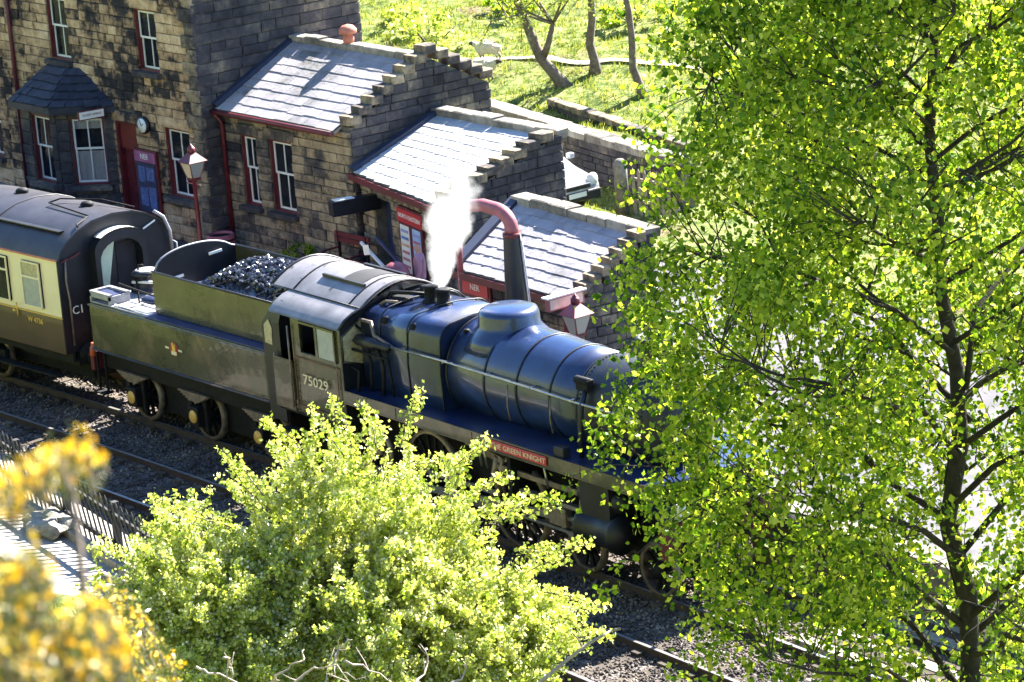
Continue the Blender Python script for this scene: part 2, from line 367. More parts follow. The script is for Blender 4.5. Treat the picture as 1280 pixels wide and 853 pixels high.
# stone laying -----------------------------------------------------------
def stone_meshes():
    out=[]
    for k in range(7):
        rr=random.Random(k+50); bm=bmesh.new(); bmesh.ops.create_cube(bm,size=1)
        for v in bm.verts:
            v.co += Vector([rr.uniform(-.04,.04) for _ in range(3)])
        bmesh.ops.bevel(bm,geom=[e for e in bm.edges if all(v.co.z>.2 for v in e.verts)],offset=.09,segments=1,affect='EDGES')
        me=bpy.data.meshes.new('stone'); bm.to_mesh(me); bm.free(); out.append(me)
    return out
ST_ME=stone_meshes()
_mat_cache={}
def shared(me, mat):
    k=(me.name,mat.name)
    if k not in _mat_cache:
        c=me.copy(); c.materials.append(mat); _mat_cache[k]=c
    return _mat_cache[k]
class Stones:
    """lays courses of stones on wall faces; the first 300 are objects, the rest one joined part"""
    def __init__(s, parent, mat, limit=290, name='stone'): s.p=parent; s.mat=mat; s.n=0; s.limit=limit; s.rest=[]; s.name=name; s.rr=random.Random(len(parent.name)*7+3); s.inv=W(parent).inverted()
    def put(s, c, ax, ay, az, mat=None):
        c=Vector(c); Mx=Matrix(((ax[0],ay[0],az[0],c.x),(ax[1],ay[1],az[1],c.y),(ax[2],ay[2],az[2],c.z),(0,0,0,1)))
        me=s.rr.choice(ST_ME)
        if s.n<s.limit:
            o=bpy.data.objects.new(s.name,shared(me,mat or s.mat)); COL.objects.link(o); o.parent=s.p; o.matrix_parent_inverse=s.inv; o.matrix_basis=Mx
        else: s.rest.append((me,Mx))
        s.n+=1
    def face(s, O, U, N, prof, z0, z1, ch=.25, holes=(), lmin=.32, lmax=.72, depth=.12, mat=None):
        O=Vector(O); U=Vector(U).normalized(); N=Vector(N).normalized(); z=z0
        while z<z1-.06:
            h=min(ch*s.rr.uniform(.82,1.2), z1-z); 
            if z1-(z+h)<.1: h=z1-z
            zm=z+h/2; lo,hi=prof(zm)
            iv=[(lo,hi)]
            for (a,b,c_,d_) in holes:
                if min(z+h,d_)-max(z,c_) > .25*h:
                    new=[]
                    for (p,q) in iv:
                        if b<=p or a>=q: new.append((p,q)); continue
                        if a>p: new.append((p,a))
                        if b<q: new.append((b,q))
                    iv=new
            for (p,q) in iv:
                u=p
                while u<q-.02:
                    l=s.rr.uniform(lmin,lmax)
                    if q-(u+l)<lmin*.7: l=q-u
                    l=min(l,q-u)
                    if l>.05:
                        c=O+U*(u+l/2)+Vector((0,0,zm))+N*(s.rr.uniform(-.012,.018)-depth/2+.03)
                        s.put(c,U*(l-.016),Vector((0,0,h-.016)),N*depth,mat)
                    u+=l
            z+=h
    def done(s, name='rubble_stones'):
        if not s.rest: return
        V=[];Fc=[]
        for me,Mx in s.rest:
            n=len(V); V += [Mx@v.co for v in me.vertices]; Fc += [tuple(i+n for i in p.vertices) for p in me.polygons]
        o=link_mesh(name,mesh_from(name,V,Fc),s.mat,s.p,True); tag(o,kind='stuff')
def wall_core(mb, O, U, N, w, z0, z1, holes, t=.3):
    # rectangular wall with openings: cells between the opening edges
    O=Vector(O);U=Vector(U).normalized();N=Vector(N).normalized()
    us=sorted({0,w,*[h[0] for h in holes],*[h[1] for h in holes]}); zs=sorted({z0,z1,*[h[2] for h in holes],*[h[3] for h in holes]})
    for a,b in zip(us,us[1:]):
        for c,d in zip(zs,zs[1:]):
            um,zm=(a+b)/2,(c+d)/2
            if any(h[0]<um<h[1] and h[2]<zm<h[3] for h in holes): continue
            mb.obox(O+U*um+Vector((0,0,zm))-N*(t/2+.02),U*(b-a)/2,N*t/2,Vector((0,0,(d-c)/2)))
def window(parent, O, U, N, u0, u1, z0, z1, curtain=None, mid=.52, casing=True, blind=None):
    O=Vector(O);U=Vector(U).normalized();N=Vector(N).normalized();Z=Vector((0,0,1))
    P=lambda u,z,n: O+U*u+Z*z+N*n
    mb=MB(); t=.045
    def rect(mb,a,b,c,d,n,w,dp=.03):
        mb.obox(P((a+b)/2,c+w/2,n),U*(b-a)/2,N*dp/2,Z*w/2); mb.obox(P((a+b)/2,d-w/2,n),U*(b-a)/2,N*dp/2,Z*w/2)
        mb.obox(P(a+w/2,(c+d)/2,n),U*w/2,N*dp/2,Z*((d-c)/2-w)); mb.obox(P(b-w/2,(c+d)/2,n),U*w/2,N*dp/2,Z*((d-c)/2-w))
    zm=z0+(z1-z0)*mid; g=.05
    rect(mb,u0+g,u1-g,zm,z1-g,-.10,t); rect(mb,u0+g,u1-g,z0+.04,zm+.03,-.14,t)
    f=mb.build('window',M['white_paint'],parent,True)
    c=MB(); rect(c,u0,u1,z0,z1,-.08,g-.012,.12)
    c.build('window_casing',M['maroon'],f,True)
    b=MB(); um=(u0+u1)/2
    for (za,zb,n) in ((zm+t,z1-g-t,-.10),(z0+.04+t,zm+.03-t,-.14)):
        b.obox(P(um,(za+zb)/2,n),U*.014,N*.012,Z*(zb-za)/2)
    b.build('glazing_bar',M['white_paint'],f,True)
    for (a1,b1) in ((u0+g+t,um-.014),(um+.014,u1-g-t)):
        for (za,zb,n) in ((zm+t,z1-g-t,-.105),(z0+.04+t,zm+.03-t,-.145)):
            MB().obox(P((a1+b1)/2,(za+zb)/2,n),U*(b1-a1)/2,N*.004,Z*(zb-za)/2).build('pane',M['glass'],f,True)
    MB().obox(P(um,z0-.06,.04),U*((u1-u0)/2+.1),N*.12,Z*.055).build('sill',M['stone_dark'],f,True)
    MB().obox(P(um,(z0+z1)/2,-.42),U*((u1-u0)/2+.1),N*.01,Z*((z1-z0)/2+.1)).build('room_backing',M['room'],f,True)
    if curtain:
        for (ca,cb,za,zb) in curtain:
            c=MB(); k=9; V=[]
            for i in range(k+1):
                u=ca+(cb-ca)*i/k; wv=.012*math.sin(i*2.3)
                V += [P(u,za,-.2+wv),P(u,zb,-.2+wv)]
            c.add(V,[(2*i,2*i+2,2*i+3,2*i+1) for i in range(k)]); c.build('curtain',M['curtain'],f,True)
    if blind:
        a,b_,c_,d_=blind; MB().obox(P((a+b_)/2,(c_+d_)/2,-.19),U*(b_-a)/2,N*.004,Z*(d_-c_)/2).build('blind',M['cream_blind'],f,True)
    return f
def slate_roof(parent, A, B, Cc, D, rows, per, mat, name='slate', lift=.011, clip=None):
    """A,B eave left/right, Cc,D ridge right/left"""
    A,B,Cc,D=map(Vector,(A,B,Cc,D)); N=(B-A).cross(D-A).normalized()
    if N.z<0: N=-N
    rr=random.Random(rows*31+per); me=shared(slate_me,mat); inv=W(parent).inverted()
    bil=lambda u,v: A.lerp(B,u).lerp(D.lerp(Cc,u),v)
    mb=MB(); mb.prism([A-N*.03,B-N*.03,Cc-N*.03,D-N*.03],-N*.06); mb.build('roof_boarding',M['wood'],parent,True)
    for r in range(rows):
        v0=r/rows; v1=min(1,(r+1.25)/rows); u=-(r%2)*.5/per
        while u<1-1e-4:
            du=rr.uniform(.8,1.25)/per; a=max(0,u); b=min(1,u+du)
            if 1-b<.3/per: b=1; du=1-u+.001
            if b-a>.15/per:
                um=(a+b)/2; p0=bil(um,v0); p1=bil(um,v1); ux=(bil(b,(v0+v1)/2)-bil(a,(v0+v1)/2))
                up=p1-p0; c=(p0+p1)/2+N*(lift*.5+rr.uniform(0,.005))+(p1-p0)*rr.uniform(-.05,.05)
                up2=up-N*lift*1.35; n2=ux.cross(up2).normalized()
                if n2.z<0:n2=-n2
                o=bpy.data.objects.new(name,me); COL.objects.link(o); o.parent=parent; o.matrix_parent_inverse=inv
                ax=ux*.985; az=n2*.013
                o.matrix_basis=Matrix(((ax.x,up2.x,az.x,c.x),(ax.y,up2.y,az.y,c.y),(ax.z,up2.z,az.z,c.z),(0,0,0,1)))
            u+=du
_b=bmesh.new(); bmesh.ops.create_cube(_b,size=1); slate_me=bpy.data.meshes.new('slate'); _b.to_mesh(slate_me); _b.free()
X1=Vector((1,0,0)); YM=Vector((0,-1,0)); Z1=Vector((0,0,1))
FL=.9
def lintels(st, O, U, N, holes, mat):
    for (a,b,c,d) in holes:
        um=(a+b)/2
        st.put(Vector(O)+Vector(U)*um+Vector((0,0,d+.13))+Vector(N)*-.02,Vector(U)*(b-a+.34),Vector((0,0,.24)),Vector(N)*.14,mat)

# ---- the station house ---------------------------------------------------
def house():
    t=thing('station_house',(-11.5,6,FL),0,'tall two storey stone station house with dark bay window at the left','station building')
    HX0,HX1,YF,YB,ZT=-19.5,-6.48,6.0,10.5,8.4
    w=HX1-HX0; O=Vector((HX0,YF,0)); u=lambda x:x-HX0
    wins=[(u(-12.6),u(-11.72),4.62,6.1),(u(-8.84),u(-7.98),4.72,6.12),(u(-8.05),u(-7.05),1.92,3.5)]
    door=(u(-10.1),u(-9.2),FL,3.42); bayh=(u(-12.9),u(-10.9),1.2,3.6); lwin=(u(-16.2),u(-15.3),1.92,3.5); lwin2=(u(-16.2),u(-15.3),4.7,6.1)
    holes=wins+[door,bayh,lwin,lwin2]
    mb=MB(); wall_core(mb,O,X1,YM,w,FL-.3,ZT,holes)
    mb.box(HX1-.32,HX1-.02,YF+.33,YB,FL-.3,ZT); mb.box(HX0,HX1-.33,YB-.3,YB-.001,FL-.3,ZT); mb.box(HX0+.001,HX0+.3,YF+.33,YB-.31,FL-.3,ZT)
    wall=mb.build('wall',M['mortar'],t,True)
    st=Stones(wall,M['stone'],290)
    fh=[(a,b,c-.12,d+.25) for (a,b,c,d) in wins+[lwin,lwin2]]+[(door[0],door[1],door[2],door[3]+.25),(u(-13.2),u(-10.4),1.0,3.9)]
    # nearest first: visible right-hand 6.5 m of the front
    st.face(O,X1,YM,lambda z:(u(-14.9),w-.32 if int(z*3)%2 else w-.22),FL,6.9,.2,fh,.26,.6)
    rest=Stones(wall,M['stone'],0); rest.n=0
    rest.face(O,X1,YM,lambda z:(0,u(-14.9)),FL,8.35,.25,fh); rest.face(O,X1,YM,lambda z:(u(-14.9),w),6.9,8.35,.25,[])
    lintels(st,O,X1,YM,wins+[door],M['stone_mid'])
    rest.rest=st.rest+rest.rest; rest.done('rubble_stones')
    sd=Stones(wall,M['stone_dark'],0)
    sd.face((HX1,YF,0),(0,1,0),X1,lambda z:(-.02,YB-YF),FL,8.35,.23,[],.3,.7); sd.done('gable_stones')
    # quoins at the near corner
    z=FL; k=0; q=Stones(wall,M['stone_mid'],60,'quoin')
    while z<8.2:
        l=.5 if k%2 else .32; q.put((HX1-l/2+.02,YF+.0,z+.15),X1*l,Vector((0,0,.285)),YM*.14); z+=.3;k+=1
    # string course
    MB().box(HX0,HX1+.05,YF-.07,YF+.01,6.55,6.72).build('string_course',M['stone_mid'],wall,True,bevel=.01)
    # roof above the frame
    rf=MB(); rf.prism([(HX0-.2,YF-.3,8.4),(HX0-.2,YB+.3,8.4),(HX0-.2,(YF+YB)/2,10.4)],(HX1-HX0+.4,0,0)); rf.build('roof',M['slate'],t,True)
    window(t,O,X1,YM,*wins[0],curtain=[(wins[0][0]+.05,wins[0][1]-.05,4.7,6.05)])
    window(t,O,X1,YM,*wins[1],curtain=[(wins[1][0]+.05,wins[1][0]+.3,5.4,6.05),(wins[1][0]+.1,wins[1][1]-.1,4.75,5.3)])
    window(t,O,X1,YM,*wins[2],curtain=[(wins[2][0]+.05,wins[2][0]+.3,2.0,3.45)])
    window(t,O,X1,YM,*lwin,curtain=[(lwin[0]+.05,lwin[1]-.1,2.0,2.8)]); window(t,O,X1,YM,*lwin2)
    # door
    d=MB(); d.box(-10.02,-9.28,YF+.14,YF+.2,FL+.02,2.75); dd=d.build('door',M['maroon'],t,True)
    for (a,b,c,e) in ((-9.97,-9.68,1.05,1.75),(-9.62,-9.33,1.05,1.75),(-9.97,-9.68,1.9,2.65),(-9.62,-9.33,1.9,2.65)):
        MB().box(a,b,YF+.12,YF+.139,c,e).build('door_panel',M['maroon'],dd,True,bevel=.008)
    MB().lathe([(.001,0),(.03,.01),(.03,.04),(.001,.05)],(-9.36,YF+.06,1.9),'y',10).build('door_knob',M['gold'],dd,True)
    MB().box(-10.02,-9.28,YF+.06,YF+.12,2.78,3.36).build('door_fanlight_board',plain('dull red panel',(.17,.025,.02),.5),t,True)
    c=MB(); c.box(-10.1,-10.02,YF+.0,YF+.2,FL,3.42); c.box(-9.28,-9.2,YF+.0,YF+.2,FL,3.42); c.box(-10.02,-9.28,YF+.0,YF+.2,3.36,3.42); c.build('door_frame',M['maroon'],t,True)
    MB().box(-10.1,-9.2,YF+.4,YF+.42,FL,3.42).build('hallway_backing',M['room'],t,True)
    # bay window
    bz0,bz1=FL,3.75; pts=[(-13.05,YF),(-12.75,YF-.95),(-11.0,YF-.95),(-10.35,YF)]
    pts=[(-13.0,YF),(-12.55,YF-.9),(-11.2,YF-.9),(-9.95,YF-.0)]
    pts=[(-13.1,YF),(-12.75,YF-.9),(-11.2,YF-.9),(-10.15,YF)]
    bay=MB()
    b2=[]
    for i,(p,q) in enumerate(zip(pts,pts[1:])):
        p=Vector((*p,0)); q=Vector((*q,0)); U=(q-p).normalized(); N=Vector((U.y,-U.x,0)); l=(q-p).length
        hs=[]
        if i==1: hs=[(.42,1.28,1.92,3.5)]
        if i==2: hs=[(.3,1.12,1.92,3.5)]
        if i==0: hs=[(.3,.75,1.92,3.5)]
        wall_core(bay,p,U,N,l,bz0-.3,bz1,hs,.2); b2.append((p,U,N,l,hs))
    bo=bay.build('bay',M['mortar'],t,True)
    bs=Stones(bo,M['stone_dark'],200)
    for (p,U,N,l,hs) in b2:
        bs.face(p,U,N,lambda z:(0,l),FL,bz1,.26,[(h[0],h[1],h[2]-.12,h[3]+.02) for h in hs],.22,.5)
    bs.done()
    for i,(p,U,N,l,hs) in enumerate(b2):
        for h in hs:
            f=window(bo if False else t,p,U,N,*h,curtain=[(h[0]+.06,h[1]-.06,1.98,2.68)]+([(h[0]+.06,h[1]-.06,3.2,3.45)] if i==2 else []),
                     blind=(h[0]+.4,h[1]-.06,2.95,3.44) if i==1 else None)
    # bay roof: hipped stone slates
    e=[(-13.3,YF,3.78),(-12.9,YF-1.12,3.78),(-11.12,YF-1.12,3.78),(-9.95,YF,3.78)]; top=[(-12.75,YF,4.5),(-12.45,YF-.25,4.5),(-11.6,YF-.25,4.5),(-11.3,YF,4.5)]
    br=MB(); br.loft([[Vector(a)+Vector((0,0,-.16)) for a in e],[Vector(a) for a in e],[Vector(a) for a in top]],False,True,True); bro=br.build('bay_roof',M['dark_slate'],t,True)
    for k in range(3):
        slate_roof(bro,e[k],e[k+1],top[k+1],top[k],5,6 if k==1 else 4,M['dark_slate'],lift=.03)
    # drainpipe, clock, notice board, signs
    MB().tube([(-14.2,YF-.1,8.2),(-14.2,YF-.1,FL)],.055,8).build('drainpipe',M['maroon'],t,True)
house()
def house_fittings():
    c=thing('platform_clock',(-8.76,5.95,3.47),0,'round white faced clock above the notice board on the station house wall','clock')
    MB().lathe([(.001,-.08),(.2,-.08),(.2,0),(.17,.02),(.17,.0)],(0,0,0),'y',24).build('case',M['blackpaint'],c)
    MB().lathe([(.001,-.1),(.165,-.1),(.165,-.085),(.001,-.085)],(0,0,0),'y',24).build('dial',M['ink'],c)
    for a,l in ((60,.09),(-30,.13)):
        v=Vector((math.sin(R(a)),0,math.cos(R(a)))); MB().bar(Vector((0,-.108,0)),v*l+Vector((0,-.108,0)),.016,.006,(0,1,0)).build('hand',M['dark_ink'],c)
    b=thing('notice_board',(-8.8,5.9,1.4),0,'tall blue notice board with lilac header between the maroon door and the sash window','notice board')
    MB().box(-.46,.46,-.02,.04,0,1.5).build('frame',M['maroon'],b); MB().box(-.38,.38,-.035,-.021,.06,1.2).build('backing',M['tar_blue'],b)
    h=MB().box(-.42,.42,-.045,-.022,1.22,1.46).build('header',plain('faded lilac header',(.35,.1,.22),.5),b); text('lettering','NER',.18,M['ink'],frame_M((0,-.047,1.34),X1,Z1),b)
    for (x,z,w_,h_) in ((-.3,.75,.26,.36),(.02,.8,.3,.3),(-.3,.2,.3,.42),(.06,.15,.28,.5)):
        MB().box(x,x+w_,-.04,-.036,z,z+h_).build('bill',plain('faded blue bill',(.09,.13,.3),.7,var=.5,scale=12),b)
    s=thing('hanging_sign',(-10.18,5.1,3.66),0,'small white hanging sign with a maroon edge on the corner of the bay','sign')
    a=Vector((-10.42,5.05,3.62)); bb=Vector((-9.98,5.7,3.68)); U=Vector((.12,.99,0)).normalized(); N=Vector((U.y,-U.x,0)); O=Vector((0,-.02,0))
    MB().obox(O+U*.33,U*.33,N*.02,Z1*.11).build('board',M['maroon'],s); MB().obox(O+U*.33+N*.022,U*.305,N*.003,Z1*.085).build('face',M['ink'],s)
    text('lettering','TICKET OFFICE',.07,M['maroon'],frame_M(O+U*.33+N*.028,U,Z1),s)
    MB().bar(O+U*.33+Z1*.1,Vector((-.3,.8,.14)),.02,.02).build('bracket',M['iron'],s)
house_fittings()

# ---- low block beside the house ------------------------------------------
def crow_steps(parent, O, U, N, edge, mat, t=.32, w=.36, h=.2):
    """edge: list of (u,z) rising line; stepped stones butted along it"""
    rr=random.Random(5); inv=W(parent).inverted()
    for (u,z) in edge:
        c=Vector(O)+Vector(U)*u+Vector((0,0,z))-Vector(N)*(t/2-.04)
        o=bpy.data.objects.new('step_stone',shared(rr.choice(ST_ME),mat)); COL.objects.link(o); o.parent=parent; o.matrix_parent_inverse=inv
        ax=Vector(U)*w; ay=Vector((0,0,h)); az=Vector(N)*(t+.04)
        o.matrix_basis=Matrix(((ax.x,ay.x,az.x,c.x),(ax.y,ay.y,az.y,c.y),(ax.z,ay.z,az.z,c.z),(0,0,0,1)))
def coping_row(parent, A, B, n, w=.3, h=.17, mat='coping'):
    A=Vector(A);B=Vector(B);d=(B-A)/n; sd=d.normalized().cross(Z1).normalized(); up=sd.cross(d.normalized()); rr=random.Random(int(abs(A.x)*10)); inv=W(parent).inverted()
    for i in range(n):
        q_=rr.uniform(-.03,.03); c=A+d*(i+.5)+Vector((0,0,rr.uniform(-.018,.012))); ax=(d*.975)+sd*q_+Vector((0,0,rr.uniform(-.015,.015))); ay=sd*w*rr.uniform(.92,1.08); az=up*h*rr.uniform(.85,1.15)
        o=bpy.data.objects.new('coping_stone',shared(rr.choice(ST_ME),M[mat])); COL.objects.link(o); o.parent=parent; o.matrix_parent_inverse=inv
        o.matrix_basis=Matrix(((ax.x,ay.x,az.x,c.x),(ax.y,ay.y,az.y,c.y),(ax.z,ay.z,az.z,c.z),(0,0,0,1)))
def block2():
    XL,XR,YF,YR,YB=-6.46,-1.66,6.5,8.6,10.3; ZE,ZR=4.1,5.22
    t=thing('booking_office',(-4,6.5,FL),0,'low stone wing with two tall sash windows and stepped right gable against the house','station building')
    w=XR-XL; O=Vector((XL,YF,0)); u=lambda x:x-XL
    wins=[(u(-5.8),u(-5.2),1.92,3.5),(u(-4.72),u(-3.85),1.92,3.52)]
    mb=MB(); wall_core(mb,O,X1,YM,w-.0,FL-.3,ZE,wins)
    gab=[(0,YF+.301,FL-.3),(0,YB,FL-.3),(0,YB,4.4),(0,YR,ZR+.05),(0,YF+.301,ZE+.08)]
    mb.prism([(XR-.32,y,z) for (_,y,z) in gab],(.30,0,0)); mb.box(XL,XR-.33,YB-.3,YB-.001,FL-.3,4.3)
    wall=mb.build('wall',M['mortar'],t,True)
    st=Stones(wall,M['stone_mid'],180); fh=[(a,b,c-.12,d+.25) for (a,b,c,d) in wins]
    st.face(O,X1,YM,lambda z:(0.05,w),FL,ZE-.1,.2,fh,.28,.62); lintels(st,O,X1,YM,wins,M['stone_mid']); 
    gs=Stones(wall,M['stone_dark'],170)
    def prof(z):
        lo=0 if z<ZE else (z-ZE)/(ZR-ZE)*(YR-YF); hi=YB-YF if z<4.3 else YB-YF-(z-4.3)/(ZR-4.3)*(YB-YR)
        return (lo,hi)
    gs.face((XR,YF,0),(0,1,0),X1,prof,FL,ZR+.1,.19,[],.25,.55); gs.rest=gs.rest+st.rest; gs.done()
    edge=[(.14+k*.3,ZE+.14+k*.165) for k in range(7)]+[(2.24,ZE+.14+7*.165),(2.56,ZR+.02),(2.86,ZR-.16),(3.16,ZR-.32),(3.46,ZR-.48),(3.72,ZR-.62)]
    crow_steps(wall,(XR,YF,0),(0,1,0),X1,edge,M['stone_mid'],w=.34,h=.2)
    rf=MB().prism([(XL+.3,YF-.2,ZE-.08),(XR-.32,YF-.2,ZE-.08),(XR-.32,YF-.2,ZE-.12),(XL+.3,YF-.2,ZE-.12)],(0,.02,0)).build('roof',M['wood'],t,True)
    # slates on the lit front slope, plain back slope
    nrm=Vector((0,-(ZR-ZE),YR-YF)).normalized()*.06
    e0=Vector((XL+.12,YF-.22,ZE-.06)); e1=Vector((XR-.3,YF-.22,ZE-.06)); r1=Vector((XR-.3,YR-.05,ZR-.02)); r0=Vector((XL+.12,YR-.05,ZR-.02))
    slate_roof(rf,e0,e1,r1,r0,9,9,M['slate'])
    MB().prism([(XL,YR,ZR-.05),(XR-.33,YR,ZR-.05),(XR-.33,YB+.2,4.25),(XL,YB+.2,4.25)],(0,0,-.08)).build('back_slope',M['slate'],rf,True)
    coping_row(t,(XL+.05,YR,ZR+.03),(XR-.3,YR,ZR+.03),8,.3,.16)
    # dark verge and lead flashing against the house
    MB().obox(((XL+.07),(YF+YR)/2-.12,(ZE+ZR)/2+.02),(.1,0,0),Vector((0,YR-YF+.2,ZR-ZE))/2,Vector((0,-(ZR-ZE),YR-YF)).normalized()*.06).build('flashing',M['lead'],rf,True)
    # gutter and downpipe
    MB().tube([(XL+.02,YF-.27,ZE-.12),(XR-.3,YF-.27,ZE-.12)],.06,8).build('gutter',M['maroon'],t,True)
    MB().tube([(XL+.12,YF-.27,ZE-.14),(XL+.14,YF-.1,ZE-.4),(XL+.14,YF-.1,FL)],.05,8).build('drainpipe',M['maroon'],t,True)
    window(t,O,X1,YM,*wins[0],curtain=[(wins[0][0]+.06,wins[0][1]-.06,2.0,3.4)])
    window(t,O,X1,YM,*wins[1],curtain=[(wins[1][0]+.08,wins[1][0]+.25,2.75,3.4)])
    c=thing('ridge_cowl',(-4.35,YR,ZR+.08),0,'small terracotta cowl on the ridge of the low wing','roof vent')
    MB().lathe([(.12,0),(.13,.12),(.1,.16),(.1,.2)],n=16).build('pot',M['terracotta'],c)
    MB().lathe([(.1,.2),(.2,.22),(.2,.3),(.13,.38),(.001,.42)],n=16).build('hood',M['terracotta'],c)
block2()

# ---- lean-to waiting shelter (third roof) --------------------------------
def mono(name,label,A,B,Cc,D,base,rows,per,smat,stone,gable_ext=.0,left_parapet=True,budget=250,step_n=8,hs=()):
    """A,B eave left/right, Cc,D ridge right/left (top of slates)."""
    A,B,Cc,D=map(Vector,(A,B,Cc,D)); t=thing(name,((A.x+B.x)/2,(A.y+B.y)/2,base),0,label,'station building')
    U=(B-A); U.z=0; w=U.length; U.normalize(); N=Vector((U.y,-U.x,0)); ze=A.z
    O=Vector((A.x,A.y,0))-N*.22
    mb=MB(); wall_core(mb,O,U,N,w,base-.3,ze-.1,hs)
    # right gable
    b0=Vector((B.x,B.y,0))-N*.22; G=Vector((Cc.x,Cc.y,0))-b0; gl=G.length; G.normalize(); GN=Vector((G.y,-G.x,0))
    if GN.x<0: GN=-GN
    zr=Cc.z
    pr=[b0+G*.31+Z1*(base-.3),b0+G*gl+Z1*(base-2.2),b0+G*gl+Z1*(zr+.02),b0+G*.31+Z1*(ze+.06)]
    mb.prism([p-GN*.02 for p in pr],-GN*.3)
    # back wall and left wall
    a0=Vector((A.x,A.y,0))-N*.22; H=Vector((D.x,D.y,0))-a0; hl=H.length; H.normalize()
    mb.prism([a0+H*.31+Z1*(base-.3),a0+H*hl+Z1*(base-2.2),a0+H*hl+Z1*(D.z-.02),a0+H*.31+Z1*(ze)],U*.25)
    cc=Vector((Cc.x,Cc.y,0)); dd=Vector((D.x,D.y,0)); bn=(cc-dd).normalized().cross(Z1)
    if bn.y<0: bn=-bn
    mb.prism([dd+Z1*(base-2.2)+bn*.01,cc-(cc-dd).normalized()*.33+Z1*(base-2.2)+bn*.01,cc-(cc-dd).normalized()*.33+Z1*(zr-.06)+bn*.01,dd+Z1*(D.z-.06)+bn*.01],bn*.28)
    wall=mb.build('wall',M['mortar'],t,True)
    st=Stones(wall,stone,budget); st.face(O,U,N,lambda z:(0.02,w),base,ze-.12,.19,[(h[0],h[1],h[2],h[3]) for h in hs],.25,.52)
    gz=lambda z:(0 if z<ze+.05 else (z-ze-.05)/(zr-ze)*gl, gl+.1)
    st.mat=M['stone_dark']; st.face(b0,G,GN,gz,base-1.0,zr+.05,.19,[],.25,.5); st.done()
    crow_steps(wall,b0,G,GN,[(.12+k*(gl-.1)/step_n,ze+.16+k*(zr-ze)/step_n) for k in range(step_n)],stone,w=(gl-.1)/step_n*1.06,h=.2)
    off=(cc-dd).normalized()*.3
    rf=MB().obox((A+B)/2-Z1*.1+N*.01,U*(w/2-.01),N*.02,Z1*.06).build('roof',M['blackpaint'],t,True)
    slate_roof(rf,A+U*.2,B-U*.3,Cc-off,D+off*.66,rows,per,smat)
    coping_row(t,D+Z1*.06+bn*.12,Cc+Z1*.06+bn*.12,max(4,int((cc-dd).length/.62)),.36,.2)
    fl=(D-A); MB().obox((A+D)/2+U*.07+Z1*.05,U*.14,fl/2,U.cross(fl).normalized()*.05).build('flashing',M['lead'],rf,True)
    f2=(Cc-D)
    if False: MB().obox((Cc+D)/2-bn*.16+Z1*.02,f2/2-off*.5,bn*.12,Z1*.02).build('ridge_flashing',M['lead'],rf,True)
    MB().obox((A+B)/2+N*.05-Z1*.1,U*w/2,N*.025,Z1*.07).build('bargeboard',M['maroon'],rf,True)
    return t,O,U,N
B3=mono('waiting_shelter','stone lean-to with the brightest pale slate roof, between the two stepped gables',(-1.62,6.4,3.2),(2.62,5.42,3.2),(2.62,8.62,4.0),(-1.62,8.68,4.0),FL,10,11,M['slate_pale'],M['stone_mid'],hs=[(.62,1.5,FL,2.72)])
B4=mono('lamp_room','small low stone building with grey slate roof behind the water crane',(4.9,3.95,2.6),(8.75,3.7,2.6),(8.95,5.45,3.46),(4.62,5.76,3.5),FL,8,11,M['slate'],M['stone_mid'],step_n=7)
def fittings34():
    t,O,U,N=B3
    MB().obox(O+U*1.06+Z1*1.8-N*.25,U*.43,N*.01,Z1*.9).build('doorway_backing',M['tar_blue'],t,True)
    P=lambda u,z,n:O+U*u+Z1*z+N*n
    b=thing('poster_board',P(2.6,1.5,.06),0,'tall poster board under a red NORTH EASTERN header on the lean-to wall','notice board')
    MB().obox(U*0+Z1*.55,U*.58,N*.03,Z1*.75).build('frame',M['maroon'],b)
    MB().obox(Z1*1.12+N*.035,U*.6,N*.012,Z1*.14).build('header',M['red'],b); text('lettering','NORTH EASTERN',.135,M['ink'],frame_M(Z1*1.12+N*.05,U,Z1),b)
    for k,(x,wd) in enumerate(((-.3,.22),(.28,.2))):
        MB().obox(U*x+Z1*.42+N*.034,U*wd,N*.003,Z1*.5).build('poster',plain('pale poster %d'%k,((.72,.72,.68),(.35,.5,.75))[k],.5,var=.1,scale=4),b)
        for q in range(6):
            MB().obox(U*x+Z1*(.8-q*.15)+N*.039,U*wd*.8,N*.002,Z1*.03).build('printed_line',plain('print %d %d'%(k,q),random.choice([(.5,.15,.2),(.1,.2,.5),(.3,.3,.6),(.6,.35,.2)]),.6),b)
    s=thing('wall_box_sign',P(.62,2.62,.3),0,'dark projecting box sign under the eave of the lean-to, left of the poster board','sign')
    MB().obox(N*.15,U*.12,N*.55,Z1*.16).build('box',M['blackpaint'],s,bevel=.01); MB().obox(N*.4+Z1*.17,U*.1,N*.22,Z1*.008).build('top_strip',M['ink'],s)
    t,O,U,N=B4
    P=lambda u,z,n:O+U*u+Z1*z+N*n
    b=thing('small_notice_board',P(.52,1.5,.06),0,'small notice board with red NER header left of the water crane','notice board')
    MB().obox(Z1*.4,U*.48,N*.03,Z1*.5).build('frame',M['maroon'],b)
    MB().obox(Z1*.76+N*.035,U*.42,N*.012,Z1*.15).build('header',M['red'],b); text('lettering','NER',.17,M['ink'],frame_M(Z1*.76+N*.05,U,Z1),b)
    for x in (-.2,.2): MB().obox(U*x+Z1*.28+N*.034,U*.16,N*.003,Z1*.26).build('poster',M['poster'],b)
fittings34()
